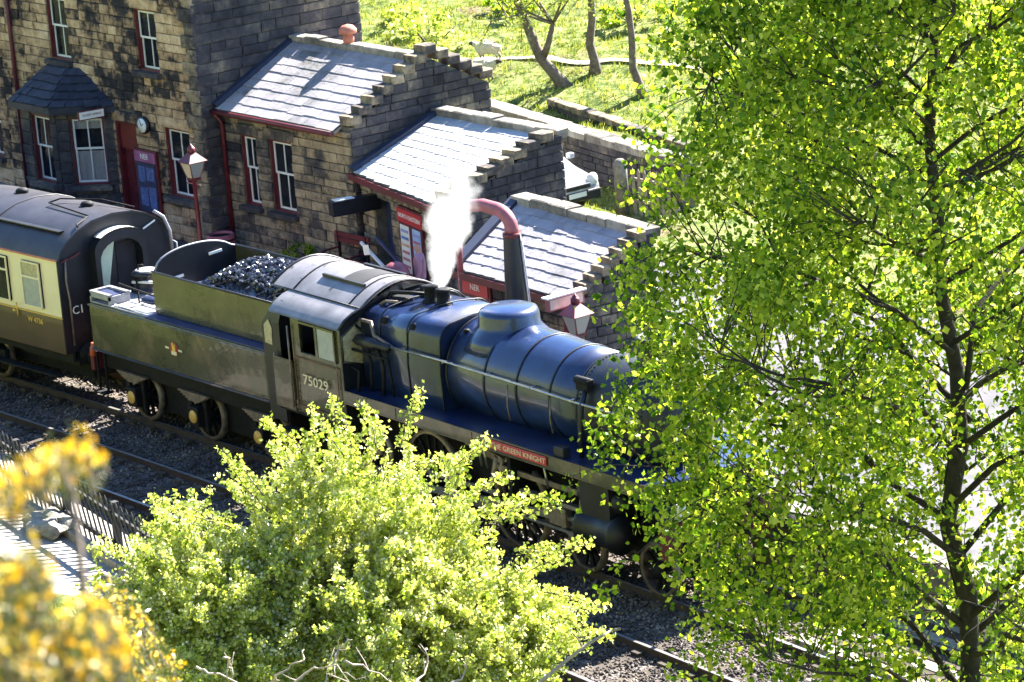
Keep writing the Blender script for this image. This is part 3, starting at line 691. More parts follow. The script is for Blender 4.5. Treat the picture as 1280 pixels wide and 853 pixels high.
# ------------------------------------------------------------ wheels
def wheel(parent, x, y, r, spokes, name='wheel', out=-1, cw=True, mat='iron'):
    """one wheel, face looking along out*y"""
    o=Vector((x,y,r))
    rim=MB(); rim.lathe([(r-.075,-.06),(r,-.06),(r,.05),(r-.02,.065),(r-.075,.065),(r-.075,-.06)],o,'y',40,True,False)
    w_=rim.build(name,M['dullsteel'],parent)
    sp=MB(); sp.lathe([(.001,-.12),(.13,-.12),(.13,.08),(.001,.08)],o,'y',20); w=sp.build('hub',M[mat],w_)
    s2=MB()
    for k in range(spokes):
        a=2*math.pi*k/spokes; v=Vector((math.cos(a),0,math.sin(a))); s2.bar(o+v*.1,o+v*(r-.06),.05,.045,(0,1,0))
    s2.build('spokes',M[mat],w_)
    if cw:
        a0=R(200); pts=[o+Vector((math.cos(a0+t),0,math.sin(a0+t)))*(r-.08) for t in np.linspace(-.5,.5,7)]+[o+Vector((math.cos(a0+t),0,math.sin(a0+t)))*(r*.55) for t in (.35,-.35)]
        s3=MB(); s3.prism([p+Vector((0,-.05,0)) for p in pts],(0,.08,0)); s3.build('balance_weight',M[mat],w_)
    return w_
class LB(MB):
    ox=0
    def build(s,*a,**k):
        s.V=[v-Vector((s.ox,0,0)) for v in s.V]; return super().build(*a,**k)
def arch(x,hw,z0,zt,n=14,y0=0):      # low arch line from -hw to hw
    return [Vector((x,-hw+2*hw*i/n+y0,z0+(zt-z0)*math.sqrt(max(0,1-(abs(-1+2*i/n))**2.2)))) for i in range(n+1)]

# ------------------------------------------------------------ tender
def tender():
    t=thing('tender',(0,0,0),0,'dark green coal tender with inset bunker and round crest, between the coach and the locomotive','tender')
    L=5.98
    tk=MB(); tk.box(0,L,-1.25,1.25,1.36,2.31); tank=tk.build('tank',M['olive'],t,bevel=.05)
    MB().box(.02,1.95,-1.2,1.2,2.312,2.335).build('tank_top',M['deck'],tank); MB().box(1.953,L,-1.22,1.22,2.312,2.333).build('tank_ledge',plain('blue black tank ledge',(.02,.035,.12),.4,.1,.4,3),tank)  # ledge's blue stands in for sky reflected off the plate
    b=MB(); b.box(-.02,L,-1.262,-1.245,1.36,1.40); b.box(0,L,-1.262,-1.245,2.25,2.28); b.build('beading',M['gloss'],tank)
    # rivet lines
    rv=MB()
    for k in range(60): rv.lathe([(.012,0),(.001,-.01)],(.1+k*.098,-1.25,1.46),'y',5,False)
    ro=rv.build('rivets',M['olive'],tank); tag(ro,kind='stuff')
    # bunker sides (sheets with thickness), rear arch plate, floor
    for s in (-1,1):
        p=MB(); p.prism([(1.97,s*.965,2.34),(L,s*.965,2.34),(L,s*.965,3.14 if s<0 else 3.27),(1.97,s*.965,3.14 if s<0 else 3.27)],(0,-s*.03,0)); q=p.build('bunker_side',M['olive'],t,bevel=.006)
        MB().tube([(1.97,s*.955,3.15 if s<0 else 3.28),(L,s*.955,3.15 if s<0 else 3.28)],.022,8).build('coping_rim',M['blackpaint'],q)
    a=arch(2.0,.94,3.13,3.50,18); a=[Vector((v.x,v.y,v.z if v.y<.3 else max(v.z,3.27))) for v in a]
    rp=MB(); rp.prism([(2.0,-.94,2.34)]+a+[(2.0,.94,2.34)],(.03,0,0)); q=rp.build('rear_bunker_plate',M['blackpaint'],t)
    rm=MB(); rm.tube([v+Vector((.015,0,0)) for v in a],.02,8); rm.build('plate_rim',M['deck'],q)
    for (y0,z) in ((-.62,2.94),(.3,3.24)):
        MB().bar((2.06,y0,z),(2.06,y0+.3,z+.02),.03,.05).build('lamp_slot_edge',M['white_paint'],q)  # short pale bars on the inner face of the plate
    MB().prism([(2.04,-.93,2.5),(2.04,.93,2.5),(3.3,.93,3.0),(3.3,-.93,3.0)],(0,0,-.04)).build('sloping_bunker_floor',M['deck'],t)
    # front shoulder plates of the bunker, towards the cab
    MB().prism([(L-.05,-1.2,1.36),(L-.05,-1.2,2.5),(L-.05,-.9,3.3),(L-.05,.9,3.3),(L-.05,1.2,2.5),(L-.05,1.2,1.36)],(.05,0,0)).build('front_plate',M['blackpaint'],t)
    for s in (-1,1):
        ws=MB(); ws.prism([(6.02,s*1.27,1.1),(6.52,s*1.27,1.1),(6.52,s*1.27,2.95),(6.62,s*1.2,3.36),(6.3,s*1.15,3.36),(5.98,s*1.27,2.85)],(0,-s*.03,0)); q=ws.build('weather_sheet',M['blackpaint'],t)
        MB().prism([(6.06,s*1.276,2.52),(6.28,s*1.276,2.5),(6.3,s*1.276,2.82),(6.2,s*1.27,2.97),(6.06,s*1.276,2.85)],(0,s*.004,0)).build('weather_window',M['dirtyglass'],q)
        MB().tube([(6.36,s*1.32,1.5),(6.38,s*1.32,2.4)],.018,6).build('grab_rail',M['dullsteel'],q)
    # rear deck fittings
    f=MB(); f.lathe([(.3,2.33),(.3,2.36),(.25,2.37),(.25,2.66),(.28,2.67),(.28,2.72),(.22,2.76),(.001,2.77)],(.34,-.08,0)); fo=f.build('water_filler',M['blackpaint'],t)
    MB().lathe([(.275,2.722),(.2,2.765),(.001,2.775)],(.34,-.08,0)).build('filler_lid',M['deck'],fo); MB().tube([(.26,-.2,2.76),(.28,-.2,2.86),(.38,-.15,2.87)],.02,6).build('lid_handle',M['iron'],fo)
    MB().lathe([(.28,2.33),(.28,2.4),(.001,2.42)],(1.15,-.42,0)).build('round_manhole',M['tar_blue'],t)
    bx=MB(); bx.box(.02,.72,-1.2,-1.12,2.5,2.54); bx.box(.02,.72,-.8,-.72,2.5,2.54); bx.box(.02,.1,-1.12,-.8,2.5,2.54); bx.box(.02,.06,-1.2,-.72,2.34,2.5); bx.box(.68,.72,-1.2,-.72,2.34,2.5); bx.box(.02,.72,-1.2,-1.16,2.42,2.5); bx.build('tool_box_frame',M['deck'],t)
    MB().box(.1,.64,-1.1,-.76,2.345,2.5).build('tool_box',M['tar_blue'],t)
    r_=MB(); r_.tube([(.35,-.72,2.34),(.35,-.72,2.62),(1.15,-.8,2.62),(1.9,-.86,2.62)],.018,6); r_.tube([(1.15,-.8,2.34),(1.15,-.8,2.62)],.018,6); r_.tube([(1.9,-.86,2.34),(1.9,-.86,2.62)],.018,6); r_.build('deck_handrail',M['iron'],t)
    rp2=MB(); rp2.box(.8,1.95,-1.15,-1.12,2.35,2.37); rp2.box(.8,1.95,-.78,-.75,2.35,2.37); rp2.box(1.92,1.95,-1.12,-.78,2.35,2.37); rp2.box(1.2,1.23,-1.12,-.78,2.35,2.37); rp2.build('deck_edging',M['white_paint'],t)
    MB().tube([(.25,-.35,2.55),(1.0,-.1,2.6)],.03,8).build('white_hand_rod',M['white_paint'],t)
    MB().tube([(.2,-.35,2.34),(.2,-.35,2.58),(.3,-.35,2.66),(.4,-.35,2.58),(.4,-.35,2.34)],.02,6).build('lifting_eye',M['iron'],t)
    # crest
    cr=MB(); cr.lathe([(.001,-.012),(.14,-.012),(.14,0)],(2.95,-1.252,1.86),'y',24); c=cr.build('crest',plain('crest red',(.3,.03,.03),.5),tank)
    for (dx,dz,w_,h_,m_) in ((0,.04,.05,.08,'gold'),(0,-.08,.09,.035,'cream'),(-.22,0,.06,.02,'cream'),(.22,0,.06,.02,'cream'),(.03,.1,.03,.02,'gold')):
        MB().box(2.95+dx-w_,2.95+dx+w_,-1.272,-1.265,1.86+dz-h_,1.86+dz+h_).build('crest_charge',M[m_],c)
    # frames and running gear
    for s in (-1,1):
        fr=MB(); fr.box(-.1,6.1,s*.98-.02,s*.98+.02,.95,1.35)
        fr.build('frame_plate',M['iron'],t)
        for k in range(3):
            x=1.06+2.134*k
            wheel(t,x,s*.74,.5,10,'wheel',cw=False)
            ax=MB(); ax.box(x-.16,x+.16,s*1.06-.09,s*1.06+.09,.36,.74); q=ax.build('axlebox',M['iron'],t,bevel=.02)
            MB().lathe([(.001,s*.02),(.11,s*.02),(.13,0),(.13,-.02*s)],(x,s*1.15,.55),'y',16).build('axlebox_cover',M['yellow'],q)
            g=MB(); g.box(x-.3,x-.2,s*1.0-.03,s*1.0+.03,.3,.96); g.box(x+.2,x+.3,s*1.0-.03,s*1.0+.03,.3,.96); g.build('horn_guide',M['iron'],t)
            sp=MB()
            for j in range(5): sp.box(x-.5+.08*j,x+.5-.08*j,s*1.07-.04,s*1.07+.04,.98-.035*j,1.01-.035*j)
            sp.build('leaf_spring',M['dullsteel'],t)
    MB().box(-.22,-.1,-1.2,1.2,.9,1.35).build('buffer_beam',M['maroon'],t,bevel=.01)
    for s in (-1,1):
        bf=MB(); bf.lathe([(.12,0),(.1,-.35),(.06,-.36),(.06,-.52),(.23,-.53),(.23,-.57),(.001,-.59)],(-.22,s*.87,1.06),'x',18); bf.build('buffer',M['iron'],t)
        st=MB(); st.box(-.05,.35,s*1.2-.1,s*1.2+.1,.5,.53); st.box(.0,.03,s*1.18-.02,s*1.18+.02,.5,1.3); st.box(.28,.31,s*1.18-.02,s*1.18+.02,.5,1.3); st.build('footstep',M['iron'],t)
    MB().tube([(-.3,-.3,1.3),(-.45,-.3,1.1),(-.45,-.3,.7),(-.55,-.3,.5)],.05,8).build('brake_hose',M['orange'],t)
    MB().tube([(-.1,-1.15,1.45),(-.12,-1.2,1.2)],.06,8).build('red_lamp_iron',M['orange'],t)
    MB().box(.3,5.7,-.8,.8,.9,1.3).build('underframe',M['iron'],t)
    MB().box(.15,5.8,-.66,.66,.24,.93).build('brake_gear',M['iron'],t)  # unseen block added to keep sun off the ground between the wheels
tender()
def coal_mesh():
    V=[];Fc=[]; rr=random.Random(3)
    def lump(c,s):
        n=len(V); q=Quaternion((rr.uniform(-1,1),rr.uniform(-1,1),rr.uniform(-1,1)),rr.uniform(0,6.28))
        for p in ((1,0,0),(-1,0,0),(0,1,0),(0,-1,0),(0,0,1),(0,0,-1),(.7,.7,.5),(-.6,.7,-.6)):
            V.append(Vector(c)+q@Vector([a*s*rr.uniform(.7,1.15) for a in p]))
        bm=bmesh.new(); vs=[bm.verts.new(v) for v in V[n:]]; r_=bmesh.ops.convex_hull(bm,input=vs); bm.verts.index_update()
        idx={v:i for i,v in enumerate(vs)}
        for f in bm.faces: Fc.append(tuple(n+idx[v] for v in f.verts))
        bm.free()
    for i in range(2600):
        x=rr.uniform(2.45,5.9); y=rr.uniform(-.88,.88)
        k=max(0,min(1,(x-2.35)/1.6)); zt=2.7+.78*k-.32*abs(y)**1.6*k - .0
        if y<-.7: zt=min(zt,3.08)
        lump((x,y,zt-rr.uniform(0,.12)+.03),rr.uniform(.028,.062))
    # body of the heap under the lumps
    n=len(V); g=12
    for i in range(g+1):
        for j in range(g+1):
            x=2.7+3.2*i/g; y=-.9+1.8*j/g; k=max(0,min(1,(x-2.6)/1.5)); V.append((x,y,2.66+.7*k-.32*abs(y)**1.6*k-(.05)))
    Fc.extend([(n+i*(g+1)+j,n+(i+1)*(g+1)+j,n+(i+1)*(g+1)+j+1,n+i*(g+1)+j+1) for i in range(g) for j in range(g)])
    o=link_mesh('coal',mesh_from('coal',V,Fc),M['coal']); tag(o,'heap of shiny coal lumps in the tender bunker','coal',kind='stuff')
coal_mesh()

# ------------------------------------------------------------ locomotive
def loco():
    LB.ox=6
    t=thing('steam_locomotive',(6,0,0),-.037,'dark green steam locomotive numbered 75029 with blue sky reflected on its boiler','locomotive')
    B=LB
    # cab sides with window openings
    for s in (-1,1):
        y=s*1.33
        c=B(); O=(7.06,y,0)
        holes=[(.30,1.40,2.56,3.12)]
        Nn=Vector((0,s,0)); c2=MB(); wall_core(c2,O,(1,0,0),Nn,1.56,1.42,3.2,holes,.03); c.V=c2.V; c.F=c2.F; c.sm=c2.sm
        q=c.build('cab_side',M['olive'],t)
        f=B(); f.box(7.34,8.48,y-.02,y+.02,3.10,3.14); f.box(7.34,8.48,y-.02,y+.02,2.54,2.57); f.box(7.34,7.38,y-.02,y+.02,2.57,3.10); f.box(8.44,8.48,y-.02,y+.02,2.57,3.1); f.box(7.86,7.93,y-.02,y+.02,2.57,3.1); f.build('window_frame',M['olive'],q)
        B().box(7.93,8.44,y-.004,y+.004,2.57,3.1).build('sliding_pane',M['frosted'],q)
        ln=B()
        for (a,b_,cc,d) in ((7.14,8.5,2.44,2.455),(7.14,8.5,1.55,1.565),(7.14,7.155,1.565,2.44),(8.485,8.5,1.565,2.44)): ln.box(a,b_,s*1.345-.006,s*1.345+.006,cc,d)
        ln.build('lining',plain('faded orange lining',(.16,.07,.03),.5),q)
        B().box(6.42,7.05,y-.015,y+.015,1.42,2.35).build('cab_door',M['olive'],t)
        B().tube([(7.03,y+s*.04,1.5),(7.03,y+s*.04,3.0)],.018,6).build('grab_rail',M['dullsteel'],t)
        for z in (.55,1.0): B().box(6.55,7.0,s*1.28-.12,s*1.28+.12,z,z+.03).build('cab_step',M['iron'],t)
        B().box(6.55,6.6,s*1.2-.02,s*1.2+.02,.5,1.42).build('step_hanger',M['iron'],t)
    text('number','75029',.26,M['cream'],frame_M((7.78-6,-1.352,2.07),X1,Z1),t,sx=1.25)
    # cab interior
    B().box(6.45,8.6,-1.3,1.3,1.36,1.42).build('footplate',M['iron'],t); B().box(8.3,8.56,-1.2,1.2,1.42,3.15).build('backhead',M['room'],t)
    # roof: sloping lower panels then arc
    def sect(x,off=0):
        pts=[(-1.36,3.2),(-1.22,3.33),(-1.05,3.42),(-.86,3.475)]
        n=10; arc=[(-.86+1.72*i/n, 3.475+(3.80-3.475)*math.cos((-1+2*i/n)*math.pi/2)**.9) for i in range(1,n)]
        pts=pts+arc+[(-a,b) for a,b in reversed(pts)]
        return [Vector((x,y_*(1-off*.02),z-off)) for y_,z in pts]
    r_=B(); r_.loft([sect(6.45),sect(8.66)],True,False,False); r_.loft([sect(6.45,.03),sect(8.66,.03)],True,False,False); ro=r_.build('cab_roof',M['roofgrey'],t)
    s2=lambda x:[p for p in sect(x) if abs(p.y)<1.0]
    r2=B(); 
    up=[Vector((0,0,.004))]
    r2.loft([[p+up[0] for p in s2(5.85)],[p+up[0] for p in s2(8.72)]],True,False,False); r2.loft([[p-Vector((0,0,.03)) for p in s2(5.85)],[p-Vector((0,0,.03)) for p in s2(6.5)]],True,False,False); r2.build('roof_top_sheet',M['roofgrey'],ro)
    rb=B()
    for x in (5.86,6.55,8.3): rb.tube([p+Vector((0,0,.01)) for p in s2(x)],.016 if x>6 else .03,6)
    rb.tube([p+Vector((0,0,.0)) for p in sect(8.68)],.03,6)
    for s in (-1,1): rb.tube([(6.3,s*.88,3.485),(8.68,s*.88,3.485)],.014,6)
    rb.build('roof_ribs',M['blackpaint'],ro)
    # sliding ventilator
    hz=lambda y:3.475+(3.80-3.475)*math.cos(y/.86*math.pi/2)**.9
    v=B(); ys=np.linspace(-.42,.42,7)
    v.loft([[Vector((7.5,y,hz(y)+.012)) for y in ys],[Vector((8.1,y,hz(y)+.012)) for y in ys]],True,False,False); v.build('roof_hatch_opening',M['room'],ro)
    for s in (-1,1): v=B(); v.bar((6.95,s*.45,hz(.45)+.03),(8.25,s*.45,hz(.45)+.03),.05,.05); v.build('hatch_runner',M['blackpaint'],ro)
    # cab front sheet with spectacle window
    fr=B(); fr.prism([(8.62,-1.32,1.42),(8.62,-1.32,3.2),(8.62,-.86,3.46),(8.62,0,3.76),(8.62,.86,3.46),(8.62,1.32,3.2),(8.62,1.32,1.42)],(.03,0,0)); fr.build('cab_front',M['blackpaint'],t)
    for s in (-1,1):
        B().prism([(8.655,s*1.28,2.62),(8.655,s*.9,2.5),(8.655,s*.88,3.28),(8.655,s*1.28,3.04)],(.012,0,0)).build('spectacle_glass',M['dirtyglass'],t)
        g=[(8.66,s*1.3,2.6),(8.66,s*.87,2.48),(8.66,s*.86,3.32),(8.66,s*1.3,3.06),(8.66,s*1.3,2.6)]; B().tube(g,.016,6).build('spectacle_frame',M['olive'],t)
    # running plate and valance
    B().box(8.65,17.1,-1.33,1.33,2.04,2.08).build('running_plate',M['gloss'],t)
    for s in (-1,1):
        vv=B(); vv.box(8.65,17.1,s*1.33-.012,s*1.33+.012,1.86,2.1); va=vv.build('valance',M['olive'],t)
        B().box(8.65,17.1,s*1.345-.006,s*1.345+.006,1.86,1.885).build('valance_lip',M['olive'],va)
        for x in (10.2,12.4,15.3): B().box(x,x+.012,s*1.345-.003,s*1.345+.003,1.89,2.08).build('valance_joint',M['blackpaint'],va)
    # nameplate (it hangs on the near valance)
    for s in (-1,):
        p=B(); p.box(12.95,14.45,-1.372,-1.35,1.915,2.07); pq=p.build('nameplate',M['red'],t,bevel=.02)
        text('lettering','THE GREEN KNIGHT',.125,M['cream'],frame_M((13.7-6,-1.376,1.99),X1,Z1),pq,sx=1.28)
    # firebox (flat-topped) 
    def fb(x,w,zt,zb=2.0):
        pts=[]; sh=.34
        prof=[(-w,zb),(-w,zb+.35),(-w-.015,2.75),(-w+.01,3.1)]+[(-w+.02+sh-sh*math.cos(a),zt-sh*.95+sh*.95*math.sin(a)) for a in np.linspace(.15,math.pi/2,7)]
        prof+= [(-.2,zt+.045)]
        full=prof+[(-a,b) for a,b in reversed(prof)]
        return [Vector((x,a,b)) for a,b in full]
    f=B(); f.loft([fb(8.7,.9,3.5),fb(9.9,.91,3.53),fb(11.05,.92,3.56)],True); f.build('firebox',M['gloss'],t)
    cl=B()
    for x in (9.28,10.1,11.06): cl.tube([p+Vector((0,0,.004)) for p in fb(x,.925,3.575)],.014,5,False)
    cl.build('cladding_bands',M['blackpaint'],t)
    zc=2.72
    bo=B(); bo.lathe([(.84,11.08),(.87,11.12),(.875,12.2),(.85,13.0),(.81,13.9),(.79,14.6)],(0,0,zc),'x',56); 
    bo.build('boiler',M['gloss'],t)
    for x,r in ((11.14,.882),(12.2,.884),(13.05,.858),(13.9,.82),(14.58,.80)):
        bb=B(); bb.lathe([(r,x-.02),(r+.006,x-.018),(r+.006,x+.018),(r,x+.02)],(0,0,zc),'x',56,True,False); bb.build('boiler_band',M['blackpaint'],t)
    sm=B(); sm.lathe([(.001,14.6),(.80,14.6),(.81,14.65),(.81,16.3),(.77,16.38),(.62,16.42),(.60,16.5),(.3,16.58),(.001,16.6)],(0,0,zc),'x',48); so=sm.build('smokebox',M['blackpaint'],t)
    B().tube([(16.6,-.25,zc),(16.66,-.25,zc),(16.66,.25,zc),(16.6,.25,zc)],.02,6).build('smokebox_handle',M['steel'],so)
    B().box(16.45,16.5,-.3,.3,3.3,3.42).build('smokebox_numberplate',M['blackpaint'],so); text('number','75029',.11,M['ink'],frame_M((16.508-6,0,3.36),(0,1,0),Z1),so)
    ch=B(); ch.lathe([(.42,3.45),(.34,3.58),(.29,3.72),(.28,3.9),(.33,3.95),(.33,4.02),(.25,4.02),(.22,3.7)],(15.75,0,0),'z',28,True,False); ch.build('chimney',M['blackpaint'],t)
    # dome casing
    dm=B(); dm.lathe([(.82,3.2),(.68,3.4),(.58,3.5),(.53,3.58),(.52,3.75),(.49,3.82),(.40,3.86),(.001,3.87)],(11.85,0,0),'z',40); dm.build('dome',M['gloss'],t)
    B().lathe([(.001,.0),(.055,0),(.055,.05),(.001,.06)],(11.3,-.5,3.42),'z',10).build('washout_plug',M['iron'],t)
    # safety valves, whistle, pipes in front of the cab
    for x in (9.62,9.98):
        q=B(); q.lathe([(.16,3.5),(.16,3.6),(.12,3.62),(.12,3.80),(.135,3.81),(.135,3.86),(.08,3.87)],(x,.0,0),'z',16); q.build('safety_valve',M['iron'],t)
    for (x,y,z) in ((9.35,-.76,3.36),(10.2,-.76,3.38)):
        q=B(); q.lathe([(.001,-.1),(.075,-.1),(.085,0),(.085,.06)],(x,y,z),'y',12); q.build('washout_plug',M['iron'],t)
    pp=[[(8.66,-.3,3.5),(8.9,-.35,3.7),(9.3,-.2,3.72),(9.5,.1,3.66)],[(8.68,-.55,3.42),(8.95,-.5,3.58),(9.25,-.45,3.6)],[(8.7,.1,3.6),(9.0,.2,3.72),(9.4,.35,3.7)],
        [(8.66,-.98,3.2),(8.95,-1.0,3.1),(9.1,-1.02,2.6),(9.1,-1.05,2.1)],[(8.66,-1.05,2.95),(9.3,-1.02,2.95),(9.45,-1.0,2.6),(9.45,-1.05,2.1)],
        [(8.66,-1.1,2.8),(9.6,-1.0,2.75),(9.7,-1.0,2.1)],[(8.7,-.92,3.3),(9.1,-.95,3.32),(9.2,-.97,3.1),(9.75,-.97,2.98)],[(8.66,-1.15,2.5),(8.9,-1.15,2.45),(8.9,-1.2,2.1)]]
    for i,p in enumerate(pp): B().tube(p,.028 if i%2 else .036,7).build('steam_pipe',M['iron'] if i not in (6,1) else M['dullsteel'],t)
    w=B(); w.lathe([(.07,3.5),(.07,3.56),(.04,3.58),(.05,3.74),(.001,3.76)],(9.15,.15,0),'z',12); w.build('whistle',M['iron'],t)
    B().box(8.9,9.25,-.35,-.1,3.52,3.64).build('steam_manifold',M['iron'],t,bevel=.03)
    ej=B(); ej.lathe([(.001,8.75),(.10,8.78),(.11,9.3),(.07,9.36),(.07,9.7),(.001,9.75)],(0,-1.04,2.98),'x',14); ej.build('vacuum_ejector',M['blackpaint'],t)
    # hand rail and ejector pipe along the near boiler side
    for s in (-1,1):
        h=B(); h.tube([(9.75,s*1.02,3.0),(11.1,s*1.0,3.02),(13.0,s*.97,2.99),(14.6,s*.92,2.94),(16.3,s*.9,2.93)],.022,8); hh=h.build('handrail',M['steel'],t)
        for x in (10.0,11.2,12.4,13.6,14.7,15.8): B().tube([(x,s*.8,2.98),(x,s*.985,2.98)],.016,6).build('handrail_knob',M['steel'],hh)
        tf=B(); tf.box(14.62,14.92,s*.72-.08,s*.72+.08,3.1,3.3); tf.lathe([(.001,-.18),(.07,-.18),(.07,.16),(.001,.16)],(14.75,s*.74,3.26),'x',10)
        tq=tf.build('clack_valve',M['iron'],t,bevel=.02)
        B().tube([(14.85,s*.78,3.12),(14.9,s*.92,2.9),(14.92,s*.98,2.6),(14.92,s*1.0,2.08)],.045,8).build('feed_pipe',M['blackpaint'],tq)
        for x in (12.95,14.1): B().tube([(x,s*.93,2.9),(x+.01,s*.97,2.55),(x+.02,s*.94,2.3)],.014,6).build('lubricator_pipe',M['dullsteel'],t)
        # lubricator
        lu=B(); lu.box(14.55,14.8,s*1.2-.08,s*1.2+.08,2.08,2.26); lu.build('mechanical_lubricator',M['blackpaint'],t,bevel=.015)
    # frames
    for s in (-1,1):
        f=B(); f.box(8.2,17.1,s*.55-.02,s*.55+.02,.75,1.84); f.build('frame_plate',M['iron'],t)
        for x in (8.2,10.43,12.85): wheel(t,x-6,s*.76,.8,17,'driving_wheel')
        for x in (14.6,16.45): wheel(t,x-6,s*.74,.46,10,'bogie_wheel',cw=False)
        y=s*.95
        cr=B(); cr.bar((8.0,y,.62),(13.05,y,.62),.03,.11); 
        for x in (8.2,10.43,12.85): cr.lathe([(.001,-.05),(.11,-.05),(.11,.05),(.001,.05)],(x,y,.62),'y',16)
        cr.build('coupling_rod',M['steel'],t)
        y=s*1.1
        co=B(); co.bar((10.35,y,.66),(14.35,y,.98),.04,.13); co.lathe([(.001,-.06),(.15,-.06),(.15,.06),(.001,.06)],(10.43,y,.66),'y',18); co.lathe([(.001,-.06),(.09,-.06),(.09,.06),(.001,.06)],(14.35,y,.98),'y',18); co.build('connecting_rod',M['steel'],t)
        sb=B(); sb.bar((13.35,y,1.22),(15.0,y,1.22),.1,.07); sb.bar((13.35,y,.78),(15.0,y,.78),.1,.05); sb.build('slide_bars',M['steel'],t)
        xh=B(); xh.box(14.15,14.6,y-.08,y+.08,.84,1.16); xh.build('crosshead',M['dullsteel'],t,bevel=.02); B().tube([(14.5,y,1.0),(15.2,y,1.0)],.045,10).build('piston_rod',M['steel'],t)
        cy=B(); cy.lathe([(.001,15.0),(.3,15.0),(.33,15.05),(.33,15.1),(.29,15.12),(.29,15.85),(.33,15.87),(.33,15.95),(.001,16.0)],(0,s*1.06,1.0),'x',28); cy.lathe([(.001,14.95),(.17,14.95),(.19,15.0),(.19,15.95),(.001,16.02)],(0,s*1.0,1.52),'x',20); cy.box(15.1,15.85,s*.95-.28,s*.95+.28,1.0,1.86); cy.build('cylinder',M['blackpaint'],t)
        # valve gear
        mb=B(); mb.box(13.2,13.3,s*.9-.35,s*.9+.35,.7,1.85); mb.build('motion_bracket',M['iron'],t)
        el=B(); el.tube([(12.75,y,1.05),(12.62,y,1.35),(12.75,y,1.68)],.06,8); el.tube([(12.9,y,1.05),(12.78,y,1.35),(12.9,y,1.68)],.035,8); el.build('expansion_link',M['dullsteel'],t)
        B().bar((12.75,y,1.5),(15.1,y,1.5),.05,.09).build('radius_rod',M['dullsteel'],t)
        B().bar((10.6,y-s*.0,.98),(12.75,y,1.02),.04,.08).build('eccentric_rod',M['steel'],t)
        B().bar((10.43,y+s*.06,.66),(10.62,y+s*.06,.98),.04,.11).build('return_crank',M['dullsteel'],t)
        B().bar((14.85,y,.62),(15.0,y,1.55),.04,.08).build('combination_lever',M['steel'],t); B().bar((14.4,y,.8),(14.85,y,.64),.03,.06).build('union_link',M['steel'],t)
        B().bar((11.9,y,1.78),(12.9,y,1.62),.05,.12).build('lifting_arm',M['dullsteel'],t)
        for x in (12.35,12.5,14.15): B().tube([(x,s*1.2,1.86),(x+.05,s*1.18,1.45)],.022,6).build('drain_pipe',M['steel'],t)
        B().tube([(9.0,s*1.0,1.75),(9.6,s*1.1,1.2),(9.6,s*1.1,.7)],.05,8).build('injector_pipe',M['dullsteel'],t)
        B().box(9.0,9.35,s*1.05-.1,s*1.05+.1,1.0,1.3).build('injector',M['dullsteel'],t,bevel=.03)
        bf=B(); bf.lathe([(.12,0),(.1,.35),(.06,.36),(.06,.5),(.23,.51),(.23,.55),(.001,.57)],(17.3,s*.87,1.06),'x',18); bf.build('buffer',M['iron'],t)
        sb2=B(); sb2.box(8.1,13.4,s*.92-.03,s*.92+.03,1.3,1.34) if False else sb2.bar((8.9,s*.98,1.9),(12.2,s*.98,1.8),.03,.03); sb2.build('reversing_rod',M['dullsteel'],t)
        sa=B(); sa.bar((12.2,s*.75,.95),(13.2,s*.75,.35),.05,.05); sa.build('sand_pipe',M['dullsteel'],t)
        lp=B(); lp.box(17.16,17.28,s*.9-.07,s*.9+.07,1.5,1.75); lp.build('headlamp',M['white_paint'],t)
    B().box(17.1,17.3,-1.25,1.25,.9,1.45).build('buffer_beam',M['maroon'],t)
    rv=B()
    for x_ in (14.68,16.25):
        for a_ in np.linspace(-.4,3.54,46): rv.obox((x_,-.818*math.cos(a_),2.72+.818*math.sin(a_)),(.009,0,0),(0,.009,0),(0,0,.009))
    for k_ in range(26): rv.obox((7.1,-1.346,1.5+k_*.034),(.007,0,0),(0,.004,0),(0,0,.007)); rv.obox((8.56,-1.346,1.5+k_*.034),(.007,0,0),(0,.004,0),(0,0,.007))
    tag(rv.build('rivets',M['iron'],t),kind='stuff')
    pl=B(); pl.prism([(16.3,-1.2,2.04),(17.1,-1.2,1.5),(17.1,1.2,1.5),(16.3,1.2,2.04)],(0,0,-.03)); pl.build('front_apron',M['blackpaint'],t)
    B().box(9.3,11.0,-.5,.5,.55,2.0).build('ashpan',M['iron'],t); B().box(6.3,9.29,-.5,.5,.4,1.3).build('drag_box',M['iron'],t); B().box(11.01,13.6,-.5,.5,.42,.8).build('brake_gear',M['iron'],t); B().box(14.2,16.9,-.5,.5,.5,.75).build('bogie_frame',M['iron'],t)  # low box ahead of the ashpan added to block sun underneath
    B().box(14.5,16.4,-.6,.6,1.5,2.03).build('smokebox_saddle',M['iron'],t)
loco()

